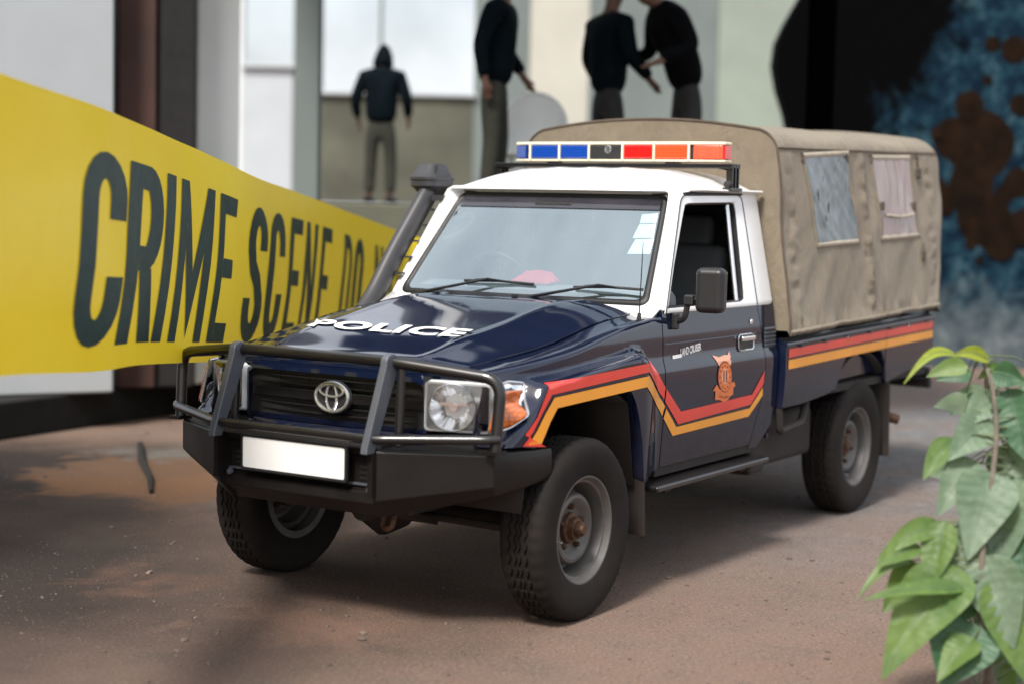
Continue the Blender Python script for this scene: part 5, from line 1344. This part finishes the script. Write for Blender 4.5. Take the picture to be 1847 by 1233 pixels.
def blade(p0, p1, width, sag, fold, twist, mat, parent, seed, name='leaf', curl=.0, nl=28, nw=8, shape=1.0):
    p0, p1 = Vector(p0), Vector(p1); ax = (p1-p0); L = ax.length; ax.normalize()
    toc = (CAM-(p0+p1)/2).normalized(); sd_ = ax.cross(toc).normalized(); nr = sd_.cross(ax).normalized()
    R_ = Matrix.Rotation(twist, 3, ax); sd_ = R_ @ sd_; nr = R_ @ nr
    v = []
    for i in range(nl+1):
        t = i/nl; c = p0.lerp(p1, t)+Vector((0, 0, sag*math.sin(math.pi*t)*L))+nr*curl*L*math.sin(t*math.pi)
        wd = width*(math.sin(math.pi*min(1, t**(.62*shape)))**.85)*(1-.15*t)+.0015
        for j in range(nw+1):
            k = -1+2*j/nw
            q = c+sd_*wd*.5*k+nr*(fold*abs(k)*wd*.5+.06*wd*nz(t*4+seed, k*2, seed)+.030*wd*math.sin((t*9-abs(k)*1.3)*6.283)*(abs(k) < .97)*min(1, abs(k)*2.5))
            v.append(q)
    f = [(i*(nw+1)+j, i*(nw+1)+j+1, (i+1)*(nw+1)+j+1, (i+1)*(nw+1)+j) for i in range(nl) for j in range(nw)]
    o = mk(name, v, f, mat, parent, ang=80)
    mid = [v[i*(nw+1)+nw//2]+nr*.0006 for i in range(nl)]
    return o, mid
PD = 5.8
pb = plan(1795, PD)
PL = root('broad_leaf_plant', pb, 'tall broad-leaved green plant growing beside the rear of the truck', 'plant')
def sp(px, py, d=PD): return at(px, py, d)
stem = [Vector((pb.x, pb.y, 0)), sp(1788, 1225), sp(1772, 1120, PD-.02), sp(1768, 1010, PD-.04), sp(1785, 900), sp(1800, 780, PD+.05), sp(1790, 690, PD+.1), sp(1770, 640, PD+.15)]
stp = resample(smoothpath(stem, .12, 5), 40); mk('stem', *tube(stp, [lerp(.017, .006, i/39) for i in range(40)], 10), 'stem_bark', PL)
# hand placed leaves: base, tip, width in pixels, material, sag, twist, depth shift
LV = [((1735, 1025), (1590, 1225), 118, 'leaf_bright', .10, .3, -.05), ((1740, 1060), (1555, 1082), 34, 'leaf_bright', .05, .9, -.1), ((1660, 985), (1580, 1022), 40, 'leaf_bright', .06, .5, 0), ((1640, 1010), (1545, 1080), 26, 'leaf_bright', .16, .9, 0), ((1655, 1015), (1592, 1105), 60, 'leaf_bright', .04, -.4, .04),
 ((1705, 938), (1672, 1070), 62, 'leaf_bright', 0, .35, 0), ((1700, 950), (1580, 1012), 46, 'leaf_bright', .12, .3, .03), ((1752, 1120), (1700, 1240), 130, 'leaf_deep', .05, -.2, -.05), ((1755, 1150), (1690, 1230), 60, 'leaf_bright', .06, .6, -.1),
 ((1775, 1000), (1830, 1170), 105, 'leaf_pale', .05, .2, -.05), ((1790, 850), (1745, 1010), 110, 'leaf_pale', .05, -.2, 0), ((1830, 860), (1800, 1040), 100, 'leaf_pale', .04, .3, .05), ((1760, 830), (1690, 930), 70, 'leaf_pale', .06, .2, .08), ((1720, 790), (1665, 865), 44, 'leaf_bright', .08, .3, .1),
 ((1790, 760), (1710, 830), 78, 'leaf_pale', .08, .1, .1), ((1800, 720), (1735, 770), 60, 'leaf_pale', .1, .2, .15), ((1820, 700), (1850, 830), 80, 'leaf_deep', .02, .2, .1), ((1775, 960), (1690, 1045), 90, 'leaf_pale', .06, .3, .06), ((1835, 960), (1860, 1130), 110, 'leaf_deep', .02, .2, .0),
 ((1800, 1040), (1850, 1230), 100, 'leaf_bright', .04, -.3, -.06), ((1785, 650), (1720, 640), 26, 'leaf_yellow', .12, .3, .1), ((1725, 640), (1630, 692), 20, 'leaf_yellow', .22, .5, .1), ((1790, 670), (1850, 690), 50, 'leaf_deep', .08, .2, .1), ((1810, 800), (1860, 900), 90, 'leaf_pale', .05, .4, .15), ((1770, 900), (1850, 985), 90, 'leaf_deep', .05, .2, .1), ((1765, 1060), (1720, 1130), 70, 'leaf_deep', .04, .3, .02)]
for k, (a, b, wpx, m_, sag, tw, dd) in enumerate(LV):
    d0 = PD+dd; p0, p1 = sp(a[0], a[1], d0+.02), sp(b[0], b[1], d0-.05)
    lf, mid = blade(p0, p1, wpx/FPX*d0*1.05, sag, .28, tw*.6, m_, PL, k*1.7, shape=random.uniform(.85, 1.25))
    mk('midrib', *tube(mid, [lerp(.0022, .0008, i/(len(mid)-1)) for i in range(len(mid))], 5), 'leaf_pale', lf)
    near = min(stp[4:], key=lambda q: (q-p0).length); mk('petiole', *tube([near, near.lerp(p0, .5)+Vector((0, 0, .012)), p0], [.006, .004, .003], 6), 'stem_green', PL)
rnd = random.Random(11)
for k in range(84):                                   # the smaller foliage at the back of the plant
    px, py = rnd.uniform(1735, 1910), rnd.uniform(650, 1230); px = max(px, 1690+(880-py)*.15)
    d0 = PD+rnd.uniform(.12, .5); p0 = sp(px, py, d0); a = rnd.uniform(2.2, 5.2); l = rnd.uniform(.08, .16)
    p1 = p0+RH*math.cos(a)*l+Vector((0, 0, -abs(math.sin(a))*l))-FH*rnd.uniform(-.03, .05)
    blade(p0, p1, l*rnd.uniform(.4, .62), .08, .25, rnd.uniform(-.6, .6), rnd.choice(['leaf_pale', 'leaf_pale', 'leaf_deep', 'leaf_bright']), PL, k*2.3+50, nl=8, nw=4)
    near = min(stp, key=lambda q: (q-p0).length); mk('petiole', *tube([near, near.lerp(p0, .5)+Vector((0, 0, .02)), p0], [.004, .003, .002], 5), 'stem_green', PL)
# small yellow-green shrub at its foot
sb = plan(1815, 6.5); SH = root('low_shrub', sb, 'small yellow-green shrub with narrow leaves at the foot of the tall plant', 'shrub')
rnd = random.Random(5); tips = []
V, F = [], []
for k in range(26):
    a = rnd.uniform(0, 6.28); r = rnd.uniform(.03, .20); hgt = rnd.uniform(.22, .52)
    top = Vector((sb.x+math.cos(a)*r, sb.y+math.sin(a)*r, hgt)); tips.append(top)
    n = len(V); tv_, tf_ = tube([Vector((sb.x+math.cos(a)*.03, sb.y+math.sin(a)*.03, 0)), Vector((sb.x+math.cos(a)*r*.7, sb.y+math.sin(a)*r*.7, hgt*.5)), top], [.005, .004, .002], 5); V += tv_; F += [tuple(i+n for i in q) for q in tf_]
mk('twigs', V, F, 'stem_green', SH)
V, F = {'leaf_yellow': [], 'leaf_deep': []}, {'leaf_yellow': [], 'leaf_deep': []}
for tp in tips:
    for q in range(34):
        t = rnd.uniform(.35, 1.02); c = Vector((sb.x, sb.y, 0)).lerp(tp, t)+Vector((rnd.gauss(0, .012), rnd.gauss(0, .012), rnd.gauss(0, .01)))
        a = rnd.uniform(0, 6.28); d_ = Vector((math.cos(a), math.sin(a), rnd.uniform(.1, 1.0))).normalized(); l = rnd.uniform(.022, .045); s_ = d_.cross(Vector((0, 0, 1))).normalized()*l*.16
        m_ = 'leaf_yellow' if t > .8 and rnd.random() < .6 else 'leaf_deep'; n = len(V[m_]); up_ = Vector((0, 0, l*.06))
        V[m_] += [c, c+d_*l*.5+s_-up_, c+d_*l, c+d_*l*.5-s_-up_, c+d_*l*.5]; F[m_] += [(n, n+1, n+4), (n+1, n+2, n+4), (n+2, n+3, n+4), (n+3, n, n+4)]
for m_ in V: o = mk('foliage', V[m_], F[m_], m_, SH, recalc=False, flat=True); o['kind'] = 'stuff'
# ================================================================== twig on the ground beside the mud stain
ta, tb = ground(253, 806), ground(272, 890)
tw_ = mk('dark_stick', *tube([ta+Vector((0, 0, .022)), ta.lerp(tb, .4)+Vector((.02, 0, .024)), ta.lerp(tb, .75)+Vector((0, .02, .022)), tb+Vector((0, 0, .018))], [.022, .026, .02, .012], 8), 'twig_bark'); tag(tw_, 'thin dark stick lying on the ground by the tan mud stain', 'stick')
